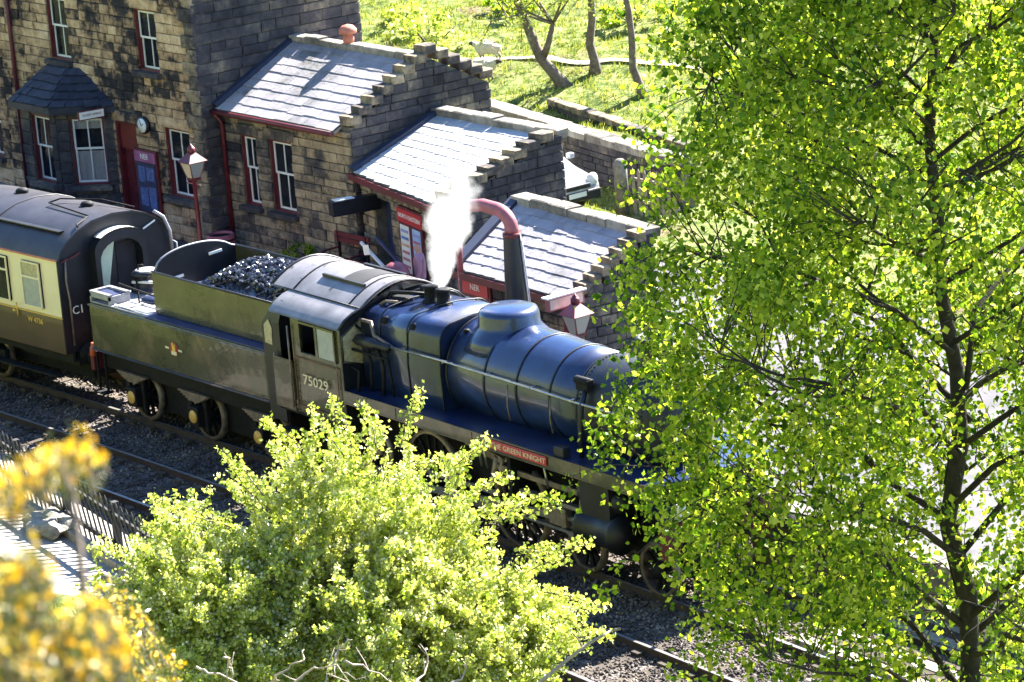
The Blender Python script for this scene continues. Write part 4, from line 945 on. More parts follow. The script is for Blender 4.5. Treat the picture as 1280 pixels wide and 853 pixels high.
# ------------------------------------------------------------ coach
def coach():
    t=thing('passenger_coach',(-.87,0,0),.05,'chocolate and cream railway coach with grey roof and black corridor end','railway coach')
    L=19.0; y=1.37
    zc=3.04
    sect=lambda x,o=0:[Vector((x,-y-.02+o,zc-.02))]+[Vector((x,yy,zz)) for yy,zz in ((-1.30,3.2-o),(-1.12,3.38-o),(-.86,3.54-o),(-.5,3.67-o),(0,3.72-o),(.5,3.67-o),(.86,3.54-o),(1.12,3.38-o),(1.30,3.2-o))]+[Vector((x,y+.02-o,zc-.02))]
    r_=MB(); r_.loft([sect(-L),sect(.04)],True,False,False); r_.loft([sect(-L,.04),sect(.04,.04)],True,False,False); e=sect(.04); r_.add([p for p in sect(.04)]+[p for p in sect(.04,.04)],[(i,i+1,i+12,i+11) for i in range(10)]); ro=r_.build('roof',M['coachroof'],t)
    for yy in (-.98,):
        MB().bar((-L,yy,3.505),(-.3,yy,3.505),.12,.02).build('roof_strip',M['blackpaint'],ro)
    for x in np.arange(-.96,-18,-2.3):
        MB().lathe([(.12,0),(.14,.05),(.10,.1),(.001,.12)],(x,.12,3.70),'z',14).build('roof_ventilator',M['iron'],ro)
    g=MB(); g.tube([(.05,.55,3.72),(-.9,.45,3.78),(-1.7,.0,3.8),(-1.75,-.25,3.76)],.018,6); g.tube([(-.2,-.4,3.72),(-1.75,-.25,3.76)],.018,6); g.tube([(-.2,-.4,3.7),(-.1,-.75,3.62),(0,-.8,3.6)],.02,6); g.build('roof_grab_rail',M['iron'],ro)
    for x in (-2.6,-5.2,-9.6,-14.4): MB().tube([p+Vector((0,0,.008)) for p in sect(x)],.012,6,False).build('roof_seam',M['coachroof'],ro)
    # body sides: door, windows
    wins=[(-1.27,-.63,'frosted'),(-2.47,-1.77,'glass'),(-5.2,-3.9,'glass'),(-7.2,-5.9,'glass'),(-9.2,-7.9,'glass'),(-11.2,-9.9,'glass'),(-13.2,-11.9,'glass'),(-15.2,-13.9,'glass')]
    wz0,wz1=1.98,2.9
    for s in (-1,1):
        O=(-L,s*y,0); hs=[(a+L,b+L,wz0,wz1) for a,b,_ in wins]
        c=MB(); wall_core(c,O,X1,Vector((0,s,0)),L-.0,1.86,3.03,hs,.05); up=c.build('upper_panels',M['cream'],t)
        c=MB(); c.box(-L,0,s*y-.02,s*y+.02,1.14,1.855); lo=c.build('lower_panels',M['brown'],t,bevel=.01)
        MB().box(-L,0,s*y-.026,s*y+.026,1.858,1.872).build('waist_line',M['gold'],t)
        MB().bar((-L,s*(y+.015),3.04),(0.02,s*(y+.015),3.04),.035,.035).build('gutter',M['terracotta'] if s<0 else M['coachroof'],ro)
        for (a,b,k) in wins:
            f=MB(); yy=s*(y+.022); m=wz0+(wz1-wz0)*.7 if k!='frosted' else wz0+(wz1-wz0)*.66
            for (p,q,z0,z1) in ((a,b,wz0,wz0+.03),(a,b,wz1-.03,wz1),(a,a+.03,wz0+.03,wz1-.03),(b-.03,b,wz0+.03,wz1-.03),(a+.03,b-.03,m-.02,m+.02)): f.box(p,q,yy-.02,yy+.005,z0,z1)
            fo=f.build('window',M['cream'],up)
            MB().box(a,b,s*y-.02,s*y-.01,wz0,m).build('pane',M['frosted'] if k=='frosted' else M['glass'],fo); MB().box(a,b,s*y-.018,s*y-.008,m,wz1).build('top_light',M['dirtyglass'] if k=='frosted' else M['glass'],fo)
        for x in (-2.48,-3.32):
            d=MB(); d.box(x,x+.012,s*y-.01,s*y+.0225,1.14,3.0); d.build('door_edge',M['blackpaint'],t)
        h=MB(); h.lathe([(.03,0),(.03,.06),(.001,.07)],(-1.72,s*(y+.01),1.86),'y',8); h.tube([(-1.52,s*(y+.05),1.72),(-1.52,s*(y+.06),2.0)],.016,6); h.build('door_handle',M['gold'],t)
        for x in (0,): MB().box(-1.7,-1.62,s*(y+.025)-.02,s*(y+.025)+.01,2.1-.3,2.14-.3).build('hinge',M['gold'],t)
        MB().box(-L,0,s*1.2-.03,s*1.2+.03,.95,1.14).build('solebar',M['iron'],t)
        MB().bar((-8,s*1.28,.62),(-.4,s*1.28,.62),.2,.04).build('footboard',M['iron'],t)
    text('running_number','W 4736',.16,M['gold'],frame_M((-.95,-y-.024,1.70),X1,Z1),t)
    MB().box(-L+.02,-.03,-1.3,1.3,1.15,1.2).build('floor',M['room'],t); MB().box(-L+.02,-.05,-.02,.02,1.2,3.5).build('corridor_partition',M['room'],t)
    # end panel with gangway
    e=[Vector((0,-y,1.14)),Vector((0,-y,zc))]+[p+Vector((-.04,0,-.03)) for p in sect(.04)[1:-1]]+[Vector((0,y,zc)),Vector((0,y,1.14))]
    ed=MB(); ed.prism([Vector((-.03,p.y,p.z)) for p in e],(.035,0,0)); end=ed.build('end_panel',M['blackpaint'],t)
    # gangway: arched box pushed out from the end
    def ring(x,w,zt,zb): return [Vector((x,-w,zb)),Vector((x,-w,zt-.35))]+[Vector((x,-w*math.cos(a),zt-.35+.35*math.sin(a))) for a in np.linspace(.25,math.pi-.25,9)]+[Vector((x,w,zt-.35)),Vector((x,w,zb))]
    gw=MB(); gw.loft([ring(.006,.62,3.42,1.15),ring(.24,.62,3.42,1.15)],False,False,False); gw.loft([ring(.24,.62,3.42,1.15),ring(.24,.5,3.22,1.15)],False,False,False); gw.loft([ring(.24,.5,3.22,1.15),ring(.01,.5,3.22,1.15)],False,False,False); gq=gw.build('gangway_bellows',M['blackpaint'],end)
    cz=MB(); V=[]
    for x in (.02,.26):
        for a in np.linspace(.75,math.pi-.75,9): V.append(Vector((x,-.62*math.cos(a)*1.02,3.075+.36*math.sin(a)+.01)))
    cz.add(V,[(i,i+1,i+10,i+9) for i in range(8)],True); cz.build('gangway_weather_strip',M['timber_white'],gq)  # white strip puts sunlight on the black bellows' top into colour
    MB().prism([Vector((.02,p.y*.97,p.z-.02)) for p in ring(.02,.5,3.22,1.2) if p.y<.02],(.015,0,0)).build('gangway_door',plain('pale green gangway door',(.6,.68,.5),.5,var=.12),end)
    MB().box(.012,.02,.02,.48,1.2,3.1).build('gangway_opening',M['room'],end)
    # end pipes, steps, lamp irons
    MB().tube([(.04,-1.2,3.0),(.06,-1.24,2.6),(.06,-1.2,2.2),(.05,-1.2,1.3)],.02,6).build('end_pipe',M['dullsteel'],end)
    for (a,b) in (((.05,-1.1,3.03),(.05,-.85,3.1)),((.05,-1.3,3.0),(.05,-1.15,3.03))): MB().bar(a,b,.02,.03).build('end_bracket',M['maroon'],end)
    MB().bar((.05,.7,3.25),(.05,1.0,3.36),.02,.03).build('end_bracket',M['white_paint'],end)
    MB().tube([(.04,1.0,3.55),(.1,1.18,3.4),(.1,1.3,3.1),(.1,1.32,2.7)],.035,8).build('end_handrail',M['deck'],end)
    MB().tube([(.04,1.32,2.9),(.2,1.36,2.85),(.2,1.36,2.6)],.02,6).build('lamp_iron',M['deck'],end)
    text('end_code','C1',.24,M['ink'],frame_M((.012,-1.0,1.97),(0,1,0),Z1),end)
    for x in (-3.4,-5.9):
        for s in (-1,1): wheel(t,x,s*.74,.46,0,'wheel',cw=False)
    for x in (-4.65,):
        for s in (-1,1):
            b=MB(); b.box(x-1.9,x+1.9,s*1.0-.05,s*1.0+.05,.45,.72); b.box(x-1.4,x-1.1,s*1.05-.1,s*1.05+.1,.3,.65); b.box(x+1.1,x+1.4,s*1.05-.1,s*1.05+.1,.3,.65); b.build('bogie_side',M['iron'],t)
            sp=MB(); [sp.lathe([(.09,h),(.1,h+.02),(.09,h+.04)],(x+dx,s*1.03,.72),'z',10) for dx in (-.2,.2) for h in np.arange(0,.28,.05)]; sp.build('bolster_spring',M['dullsteel'],t)
    MB().box(-2.0,0,-1.1,1.1,.85,1.14).build('headstock',M['iron'],t)
    MB().box(-7.0,-.3,-.6,.6,.42,1.1).build('truss_gear',M['iron'],t)  # unseen box added under the coach to shut out sun
    MB().box(-13,-8,-1.0,1.0,.5,1.1).build('battery_box',M['iron'],t)
    for s in (-1,1):
        bf=MB(); bf.lathe([(.12,0),(.1,.2),(.06,.21),(.06,.3),(.23,.31),(.23,.34),(.001,.36)],(0,s*.87,1.06),'x',18); bf.build('buffer',M['iron'],t)
coach()
# ------------------------------------------------------------ tracks
def track(off, label, x0=-34, x1=46):
    t=thing('railway_track',(3,off,-.14),0,label,'railway track','railway tracks')
    y=lambda x:track_y(x)+off
    xs=np.arange(x0,x1+.1,1.)
    for s in (-1,1):
        pr=[(-.035,0),(.035,0),(.035,-.03),(.01,-.045),(.01,-.12),(.06,-.14),(-.06,-.14),(-.01,-.12),(-.01,-.045),(-.035,-.03)]
        mb=MB(); mb.loft([[Vector((x,y(x)+s*.7525+a,b)) for a,b in pr] for x in xs],False); r_=mb.build('rail',M['rust'],t,True)
        mb=MB(); mb.loft([[Vector((x,y(x)+s*.7525+a,.002)) for a in (-.03,.03)] for x in xs],False,False,False); mb.build('rail_head',M['railtop'],r_,True)
    me=None; rr=random.Random(4); inv=W(t).inverted()
    x=-8.
    while x<27:
        a=math.atan2(y(x+.3)-y(x-.3),.6)
        if me is None:
            mb=MB(); mb.box(-.125,.125,-1.3,1.3,-.13,0)
            for s in (-1,1): mb.box(-.09,.09,s*.7525-.19,s*.7525-.07,0,.06); mb.box(-.09,.09,s*.7525+.07,s*.7525+.19,0,.06)
            o=mb.build('sleeper',M['sleeper'],t); me=o.data
        else:
            o=bpy.data.objects.new('sleeper',me); COL.objects.link(o); o.parent=t
        o.matrix_parent_inverse=inv; o.location=(x,y(x)+rr.uniform(-.03,.03),-.142+rr.uniform(-.008,.004)); o.rotation_euler=(0,0,a+rr.uniform(-.015,.015))
        x+=.66
track(0,'railway track under the train beside the platform')
track(-3.05,'railway track nearer the camera, beyond the hawthorn bush')
def pebbles():
    rg=np.random.default_rng(5); n=34000
    x=np.concatenate([rg.uniform(-6,26,n-9000),rg.uniform(15.5,26,9000)]); 
    yy=rg.uniform(-4.9,1.6,n); ty=-.002*(x-3)**2; y=yy+ty
    V=np.zeros((n,6,3)); base=np.array([[1,0,0],[-1,0,0],[0,1,0],[0,-1,0],[0,0,1],[0,0,-1.]])
    s=rg.uniform(.018,.042,(n,1,1)); V=base[None]*s*rg.uniform(.6,1.2,(n,6,1)); a=rg.uniform(0,6.28,n); c_,s_=np.cos(a),np.sin(a); t_=rg.uniform(-.6,.6,(n,1))
    X=V[:,:,0]*c_[:,None]-V[:,:,1]*s_[:,None]; Y=V[:,:,0]*s_[:,None]+V[:,:,1]*c_[:,None]; Z=V[:,:,2]+X*t_
    # keep them out of the sleepers and rails: lie a little lower there
    P=np.stack([X+x[:,None],Y+y[:,None],Z-.155+rg.uniform(0,.03,(n,1))],2).reshape(-1,3)
    f=np.array([[0,2,4],[2,1,4],[1,3,4],[3,0,4],[2,0,5],[1,2,5],[3,1,5],[0,3,5]]); Fc=(f[None]+np.arange(n)[:,None,None]*6).reshape(-1,3)
    o=tri_mesh('ballast_stones',P,Fc,M['pebble']); tag(o,'loose ballast stones strewn along the two tracks','ballast',kind='stuff')
def tri_mesh(name,P,Fc,mat,parent=None,world=False,k=3):
    me=bpy.data.meshes.new(name); me.vertices.add(len(P)); me.vertices.foreach_set('co',np.ascontiguousarray(P,dtype=np.float32).ravel())
    nf=len(Fc); me.loops.add(nf*k); me.loops.foreach_set('vertex_index',np.ascontiguousarray(Fc,dtype=np.int32).ravel()); me.polygons.add(nf)
    me.polygons.foreach_set('loop_start',np.arange(0,nf*k,k,dtype=np.int32)); me.update(calc_edges=True); me.validate()
    return link_mesh(name,me,mat,parent,world)
pebbles()
def crossing():
    t=thing('boarded_crossing',(21.5,1.2,-.14),0,'sunlit timber crossing boards laid beside the rails at far right','crossing')
    for (x0,x1) in ((19.3,25.5),):
        for j,dy in enumerate((-.42,-.14,.14,.42,.98,1.22,1.46)):
            mb=MB(); V=[]
            n=6
            xs=np.linspace(x0,x1,n); w=.115
            mb.loft([[Vector((x,track_y(x)+dy-w,-.16)),Vector((x,track_y(x)+dy+w,-.16)),Vector((x,track_y(x)+dy+w,-.01)),Vector((x,track_y(x)+dy-w,-.01))] for x in xs],False)
            mb.build('board',M['sleeper'] if j%2 else M['wood'],t,True)
crossing()

# ------------------------------------------------------------ diagonal paling fence, near left
FA=at_z(16,618,.05); FB=at_z(143,703,.05); FU=(FB-FA); FU.z=0; FU.normalize(); FN=Vector((FU.y,-FU.x,0))
def fence():
    A=FA-FU*4.5; n=62
    t=thing('paling_fence',A+FU*7,0,'dark leaning pale fence between the tracks and the sunlit path, bottom left','fence')
    gz=lambda p:ground_z(p.x,p.y)
    me=None; rr=random.Random(9); inv=W(t).inverted()
    for i in range(n):
        p=A+FU*(i*.235); z0=.03
        lean=.6; top=-FU*lean+Z1*1.18
        if me is None:
            mb=MB(); d=top; sd=FU*.04; nn=FN*.012
            pts=[Vector(),]; mb.prism([-sd,sd,sd+d*.94,d,-sd+d*.94],nn); o=mb.build('pale',M['tar'],t); me=o.data
        else:
            o=bpy.data.objects.new('pale',me); COL.objects.link(o); o.parent=t
        o.matrix_parent_inverse=inv; o.location=(p.x,p.y,z0+rr.uniform(-.02,.02))
    for z in (.32,.86):
        mb=MB(); a=A+Z1*z-FU*.3-FN*.03; b=A+FU*(n*.235)+Z1*z-FN*.03; mb.bar(a,b,.05,.09); mb.build('rail',M['tar'],t,True)
    for i in range(7):
        p=A+FU*(i*2.35)-FN*.1; mb=MB(); mb.box(p.x-.06,p.x+.06,p.y-.06,p.y+.06,-.3,1.12); mb.build('post',M['tar'],t,True,bevel=.01)
fence()
def path():
    A=FA-FU*5; B=FA+FU*8; zz=.06
    q=[A-FN*.75,B-FN*.75,B+FN*1.6,A+FN*1.6]
    V=[];n=26
    for i in range(n+1):
        a=q[0].lerp(q[1],i/n); b=q[3].lerp(q[2],i/n)
        m=a.lerp(b,.36); V += [(a.x,a.y,.035),(m.x,m.y,.07),(b.x,b.y,.22)]
    o=link_mesh('path',mesh_from('path',V,[(3*i+j,3*i+3+j,3*i+4+j,3*i+1+j) for i in range(n) for j in (0,1)]),plain('pale concrete path',(.3,.28,.25),.9,0,.2,3,.3)); tag(o,'sunlit pale path behind the leaning fence','path',kind='structure')
    t=thing('path_kerb',FA+FN*.16,0,'pale timber kerb along the foot of the leaning fence','kerb')
    for i in range(6):
        a=A+FU*(i*2.1)+FN*.12+Z1*.1; mb=MB(); mb.bar(a,a+FU*2.06,.14,.16); mb.build('kerb_board',M['wood'],t,True,bevel=.01)
    p=at_z(62,655,.25); mb=MB(); rr=random.Random(2)
    r_=thing('boulder',p,0,'rough pale boulder on the path at bottom left','rock'); bm=bmesh.new(); bmesh.ops.create_icosphere(bm,subdivisions=3,radius=1)
    for v in bm.verts: v.co=Vector((v.co.x*.55,v.co.y*.4,v.co.z*.22))*(1+.25*math.sin(v.co.x*5+1)*math.cos(v.co.y*6)+rr.uniform(-.05,.05))
    me=bpy.data.meshes.new('boulder'); bm.to_mesh(me); bm.free(); link_mesh('rock_body',me,M['coping'],r_)
    l=thing('fallen_log',at_z(165,732,.4),0,'grey fallen log on the grass bank left of the hawthorn bush','log'); a=at_z(130,722,.5); b=at_z(205,748,.5)
    MB().tube([a,(a+b)/2+Z1*.03,b],[.07,.06,.045],8).build('log_body',M['bark_grey'],l,True)
path()

# ------------------------------------------------------------ platform furniture
def lantern(parent, o, mm='maroon'):
    o=Vector(o)
    def ring(r,z): return [o+Vector((a*r,b*r,z)) for a,b in ((-1,-1),(1,-1),(1,1),(-1,1))]
    for i in range(4):
        a,b=ring(.1,0)[i],ring(.1,0)[(i+1)%4]; c,d=ring(.19,.36)[(i+1)%4],ring(.19,.36)[i]
        nn=(b-a).cross(d-a).normalized(); MB().prism([a.lerp(c,.06),b.lerp(d,.06),c.lerp(a,.04),d.lerp(b,.04)],nn*.006).build('lantern_pane',M['lampglass'],parent)
    fr=MB()
    for p,q in zip(ring(.1,0),ring(.19,.36)): fr.bar(p,q,.022,.022)
    for r,z in ((.1,0),(.19,.36)):
        g=ring(r,z)
        for i in range(4): fr.bar(g[i],g[(i+1)%4],.025,.025)
    fr.box(o.x-.11,o.x+.11,o.y-.11,o.y+.11,o.z-.04,o.z-.015); fr.build('lantern_frame',M[mm],parent)
    rf=MB(); rf.loft([ring(.235,.37),ring(.07,.55)],False); ro=rf.build('lantern_roof',M['pinkmaroon'] if mm=='maroon' else M['maroon'],parent)
    MB().lathe([(.07,.55),(.085,.56),(.085,.66),(.06,.67),(.05,.70),(.02,.72),(.001,.76)],o,'z',12).build('finial',M[mm],ro)
    MB().lathe([(.001,.05),(.035,.08),(.04,.2),(.001,.24)],o,'z',10).build('gas_mantle',M['ink'],parent)
M['maroon_dark']=M['maroon']
def lamp_posts():
    p=Vector((-4.72,4.5,FL)); t=thing('lamp_post',p,0,'maroon gas lamp post in front of the station house window','lamp post','platform lamp posts')
    MB().lathe([(.16,0),(.16,.12),(.09,.2),(.08,.7),(.055,.75),(.045,2.05),(.07,2.08),(.05,2.12)],n=14).build('post',M['maroon'],t)
    MB().tube([(-.28,0,2.0),(.28,0,2.0)],.015,6).build('ladder_bar',M['maroon'],t); lantern(t,(0,0,2.14),'maroon_dark')
    p=at_y(709,420,2.95); t=thing('lamp_post',(p.x,2.95,FL),0,'maroon lamp post carrying a pale name board, right of the low building','lamp post','platform lamp posts')
    h=at_y(709,385,2.95).z-FL
    MB().lathe([(.16,0),(.16,.12),(.09,.2),(.08,.6),(.055,.65),(.05,h),(.06,h+.03)],n=14).build('post',M['maroon'],t)
    MB().tube([(0,0,h-.15),(.12,-.03,h-.0),(.36,-.05,h-.42+.1),(.36,-.05,h-.42)],.02,6).build('lamp_bracket',M['maroon'],t); lantern(t,(.36,-.05,h-.42))
    b=MB(); b.box(-.05,.05,-.42,.42,h+.0,h+.24); bo=b.build('name_board',M['pinkmaroon'],t,bevel=.01); MB().box(.05,.056,-.38,.38,h+.03,h+.21).build('board_face',plain('sun bleached board face',(.62,.5,.42),.6),bo)
    MB().box(-.09,.09,-.46,.46,h+.24,h+.27).build('board_cap',M['timber_white'],bo)
lamp_posts()
def crane():
    p=at_y(648,400,2.75); x,y=p.x,2.75
    t=thing('water_crane',(x,y,FL),0,'tall black water crane column with pink-maroon swan-neck arm over the locomotive','water crane')
    top=at_y(640,292,2.75).z-FL
    MB().lathe([(.34,0),(.34,.1),(.27,.16),(.26,.8),(.16,top-.05),(.15,top)],n=20).build('column',M['blackpaint'],t)
    a=[]
    for k in range(9):
        q=k/8*math.pi/2; a.append((-.42+.42*math.cos(q),0,top+.1+.30*math.sin(q)))
    a=[(0,0,top-.02)]+a+[(-.8,0,top+.42),(-1.15,0,top+.36),(-1.5,0,top+.16),(-1.62,0,top-.08)]
    ar=MB().tube(a,[.13]*2+[.125]*8+[.12,.115,.11,.11],14).build('arm',M['pinkmaroon'],t)
    MB().lathe([(.17,top-.06),(.17,top+.02)],n=20).build('collar',M['maroon'],ar)
    bg_=MB(); bg_.tube([(-1.62,0,top-.08),(-1.64,0,top-.4),(-1.62,0,top-.95)],[.11,.085,.06],10); bg_.build('leather_hose',M['pinkmaroon'],t)
    MB().tube([(.17,.05,top),(.2,.1,top-1.2),(.32,.12,.3)],.015,6).build('chain',M['deck'],t)
    MB().tube([(.25,.02,top-.1),(.30,.06,top-1.2),(.4,.1,.6)],.012,6).build('chain',M['deck'],t)
    MB().tube([(-1.6,-.05,top-.3),(-1.62,-.1,.9)],.012,5).build('chain',M['pinkmaroon'],t)
crane()
def furniture():
    t=thing('platform_bench',(-1.5,6.0,FL),0,'maroon slatted bench against the wall below the stepped gable','bench')
    for z in (.78,.9): MB().box(-.6,.6,.18,.22,z,z+.1).build('back_slat',M['maroon'],t)
    for y in (-.2,-.06,.08): MB().box(-.6,.6,y-.055,y+.055,.44,.47).build('seat_slat',M['maroon'],t)
    for x in (-.5,.5): 
        l=MB(); l.bar((x,-.22,0),(x,-.18,.44),.05,.05); l.build('leg',M['iron'],t)
        l=MB(); l.bar((x,.22,0),(x,.2,1.0),.05,.05); l.build('leg',M['iron'],t)
        l=MB(); l.bar((x,-.24,.64),(x,.2,.66),.05,.03); l.bar((x,-.22,.44),(x,-.22,.64),.04,.04); l.build('armrest',M['maroon'],t)
    t=thing('flower_tub',(-2.15,5.6,FL),0,'bright red round tub at the left end of the bench','planter')
    MB().lathe([(.18,0),(.24,.42),(.26,.44),(.26,.48),(.22,.48),(.20,.42)],n=18,cap=False).build('tub',M['red'],t); MB().lathe([(.001,.4),(.2,.4)],n=18,cap=False).build('soil',M['iron'],t)
    t=thing('flower_tub',(-5.75,5.7,FL),0,'large maroon barrel tub at the foot of the drainpipe','planter')
    MB().lathe([(.27,0),(.33,.25),(.31,.5),(.28,.52),(.27,.46)],n=20,cap=False).build('barrel',M['pinkmaroon'],t)
    for z in (.12,.38): MB().lathe([(.325,z),(.335,z+.02),(.325,z+.04)],n=20,cap=False).build('hoop',M['iron'],t)
    MB().lathe([(.001,.45),(.28,.45)],n=20,cap=False).build('soil',M['iron'],t)
    # sack barrow with its pale handle and luggage
    p=at_y(451,303,4.9); q=at_y(481,334,4.9)
    t=thing('sack_barrow',(p.x+.2,4.9,FL),0,'blue sack barrow with a long pale slanting handle right of the bench','barrow')
    h=MB(); h.bar((p.x-t.location.x,0,p.z-FL),(q.x-t.location.x,-.02,q.z-FL),.05,.05,(0,1,0)); h.build('handle',M['timber_white'],t)
    h=MB(); h.bar((p.x-t.location.x,.4,p.z-FL),(q.x-t.location.x,.38,q.z-FL),.05,.05,(0,1,0)); h.build('handle',M['tar_blue'],t)
    b=MB(); b.box(-.35,.25,.02,.4,.1,.75); b.build('toe_plate',M['tar_blue'],t,bevel=.02)
    for yy in (.05,.42): MB().lathe([(.001,-.03),(.13,-.03),(.13,.03),(.001,.03)],(.2,yy,.13),'y',16).build('wheel',M['iron'],t)
    m=Vector((p.x,4.86,p.z)).lerp(Vector((q.x,4.84,q.z)),.3)
    MB().obox((m.x-t.location.x,-.04,m.z-FL),(.1,0,.02),(0,.006,0),(-.02,0,.1)).build('label_card',M['ink'],t)
    p=at_y(421,316,5.2); t=thing('wooden_crate',(p.x,5.3,FL),0,'dark crate with a white card standing in front of the bench','crate')
    for z in (.0,.2,.4): MB().box(-.3,.3,-.2,-.17,z,z+.17).build('slat',M['maroon'],t)
    for z in (.0,.2,.4): MB().box(-.3,.3,.17,.2,z,z+.17).build('slat',M['maroon'],t)
    MB().box(-.3,.3,-.169,.169,.0,.55).build('contents',M['tar_blue'],t)
    MB().box(-.1,.08,-.24,-.225,.52,.75).build('card',M['ink'],t)
    # domed bin near the person
    p=at_y(495,340,4.4); t=thing('domed_bin',(p.x,4.4,FL),0,'round pink-maroon bin with a domed lid beyond the cab roof','litter bin'); h=p.z-FL
    MB().lathe([(.24,0),(.26,h-.1)],n=20).build('bin_body',M['maroon'],t); MB().lathe([(.28,h-.1),(.27,h),(.2,h+.13),(.1,h+.19),(.001,h+.21)],n=24).build('lid',M['pinkmaroon'],t)
furniture()
def person():
    p=at_y(523,308,4.9); base=Vector((p.x,4.9,FL)); H=p.z+.12-FL; k=H/1.75
    t=thing('person',base,R(-40),'person in a pink top standing on the platform beside the steam','person')
    V=[];E=[];Rd=[]
    def v(x,y,z,r,par=None):
        V.append((x*k,y*k,z*k)); Rd.append(r*k); i=len(V)-1
        if par is not None: E.append((par,i))
        return i
    root=v(0,0,.95,.14); wa=v(0,0,1.1,.125,root); chst=v(0,-.01,1.3,.15,wa); sh=v(0,0,1.42,.11,chst); nk=v(0,0,1.5,.055,sh); hd=v(0,-.01,1.6,.085,nk); hd2=v(0,-.02,1.68,.08,hd)
    v(0,-.1,1.6,.02,hd)
    for s in (-1,1):
        hp=v(s*.09,0,.88,.095,root); kn=v(s*.10,-.02,.48,.06,hp); an=v(s*.11,0,.08,.04,kn); v(s*.12,-.16,.03,.035,an)
        so=v(s*.18,0,1.40,.06,sh); el=v(s*.25,.0,1.13,.042,so); wr=v(s*.24,-.12,.90,.028,el); pm=v(s*.235,-.15,.84,.03,wr)
        for f in range(4): a=v(s*(.215+.013*f),-.165,.80,.008,pm); v(s*(.213+.013*f),-.165,.755-(.006*abs(f-1.5)),.007,a)
        a=v(s*.20,-.17,.83,.009,pm); v(s*.185,-.185,.80,.008,a)
    me=bpy.data.meshes.new('body'); me.from_pydata(V,E,[]); o=link_mesh('body',me,None,t)
    o.modifiers.new('skin','SKIN'); 
    for i,r in enumerate(Rd): me.skin_vertices[0].data[i].radius=(r,r)
    me.skin_vertices[0].data[0].use_root=True
    ss=o.modifiers.new('sub','SUBSURF'); ss.levels=ss.render_levels=2
    m,n,b=newmat('skin and clothes'); tc=n.nodes.new('ShaderNodeTexCoord'); sx=n.nodes.new('ShaderNodeSeparateXYZ'); n.links.new(tc.outputs['Object'],sx.inputs[0])
    mm=n.nodes.new('ShaderNodeMath'); mm.operation='DIVIDE'; n.links.new(sx.outputs[2],mm.inputs[0]); mm.inputs[1].default_value=1.8*k
    rp=n.nodes.new('ShaderNodeValToRGB'); rp.color_ramp.interpolation='CONSTANT'; e=rp.color_ramp.elements
    while len(e)<4: e.new(.5)
    for i,(pp,c) in enumerate([(0,(.03,.02,.02)),(.05,(.12,.09,.25)),(.54,(.4,.2,.27)),(.83,(.5,.28,.2))]): e[i].position=pp; e[i].color=(*c,1)
    n.links.new(mm.outputs[0],rp.inputs[0]); n.links.new(rp.outputs[0],b.inputs['Base Color']); b.inputs['Roughness'].default_value=.7; me.materials.append(m)
person()

# ------------------------------------------------------------ foliage tools
def leaf_quads(P, size, rg, droop=.3, asp=.8):
    """diamond leaves at points P, random orientation"""
    n=len(P); a=rg.normal(size=(n,3)); a[:,2]-=droop; a/=np.linalg.norm(a,axis=1,keepdims=True)
    b=rg.normal(size=(n,3)); b-=a*(a*b).sum(1,keepdims=True); b/=np.linalg.norm(b,axis=1,keepdims=True)
    s=(size*rg.uniform(.5,1.4,(n,1))); c=np.cross(a,b)
    V=np.stack([P,P+a*s*.5+b*s*asp*.5+c*s*.06,P+a*s,P+a*s*.5-b*s*asp*.5+c*s*.06],1).reshape(-1,3)
    return V,np.arange(n*4).reshape(n,4)
def tube_set(mb, pts, r0, r1, n=5):
    k=len(pts); mb.tube(pts,[r0+(r1-r0)*i/(k-1) for i in range(k)],n)
def bushy(name,label,cat,c,rad,nl,mat,size,seed,group=None,stems=8,blossom=0,base=None,flat=0.9):
    """shrub: stems out from the base and leaves in clumps through the crown"""
    c=Vector(c); rg=np.random.default_rng(seed); bs=Vector(base) if base else Vector((c.x,c.y,ground_z(c.x,c.y)-.05))
    t=thing(name,bs,0,label,cat,group); mb=MB()
    for i in range(stems):
        a=rg.uniform(0,6.28); e=c+Vector((math.cos(a)*rad[0]*.7,math.sin(a)*rad[1]*.7,rg.uniform(-.2,.8)*rad[2])); m=bs.lerp(e,.5)+Vector(rg.normal(size=3))*rad[0]*.08
        tube_set(mb,[bs,m,e],.03*rad[0],.008*rad[0])
    mb.build('stem',M['bark_grey'],t,True)
    m=max(12,nl//70); q=rg.normal(size=(m,3)); q/=np.linalg.norm(q,axis=1,keepdims=True); q*=rg.uniform(.45,1.08,(m,1)); q=q*np.array(rad)+np.array(c)
    idx=rg.integers(0,m,nl); P=q[idx]+rg.normal(size=(nl,3))*np.array(rad)*.10
    gz=np.array([ground_z(a,b) for a,b in q[:,:2]]); P[:,2]=np.maximum(P[:,2],gz[idx]+.02) if base is None else P[:,2]
    V,Fq=leaf_quads(P,size,rg); o=tri_mesh('leaves',V,Fq,mat,t,True,4); tag(o,kind='stuff')
    return t

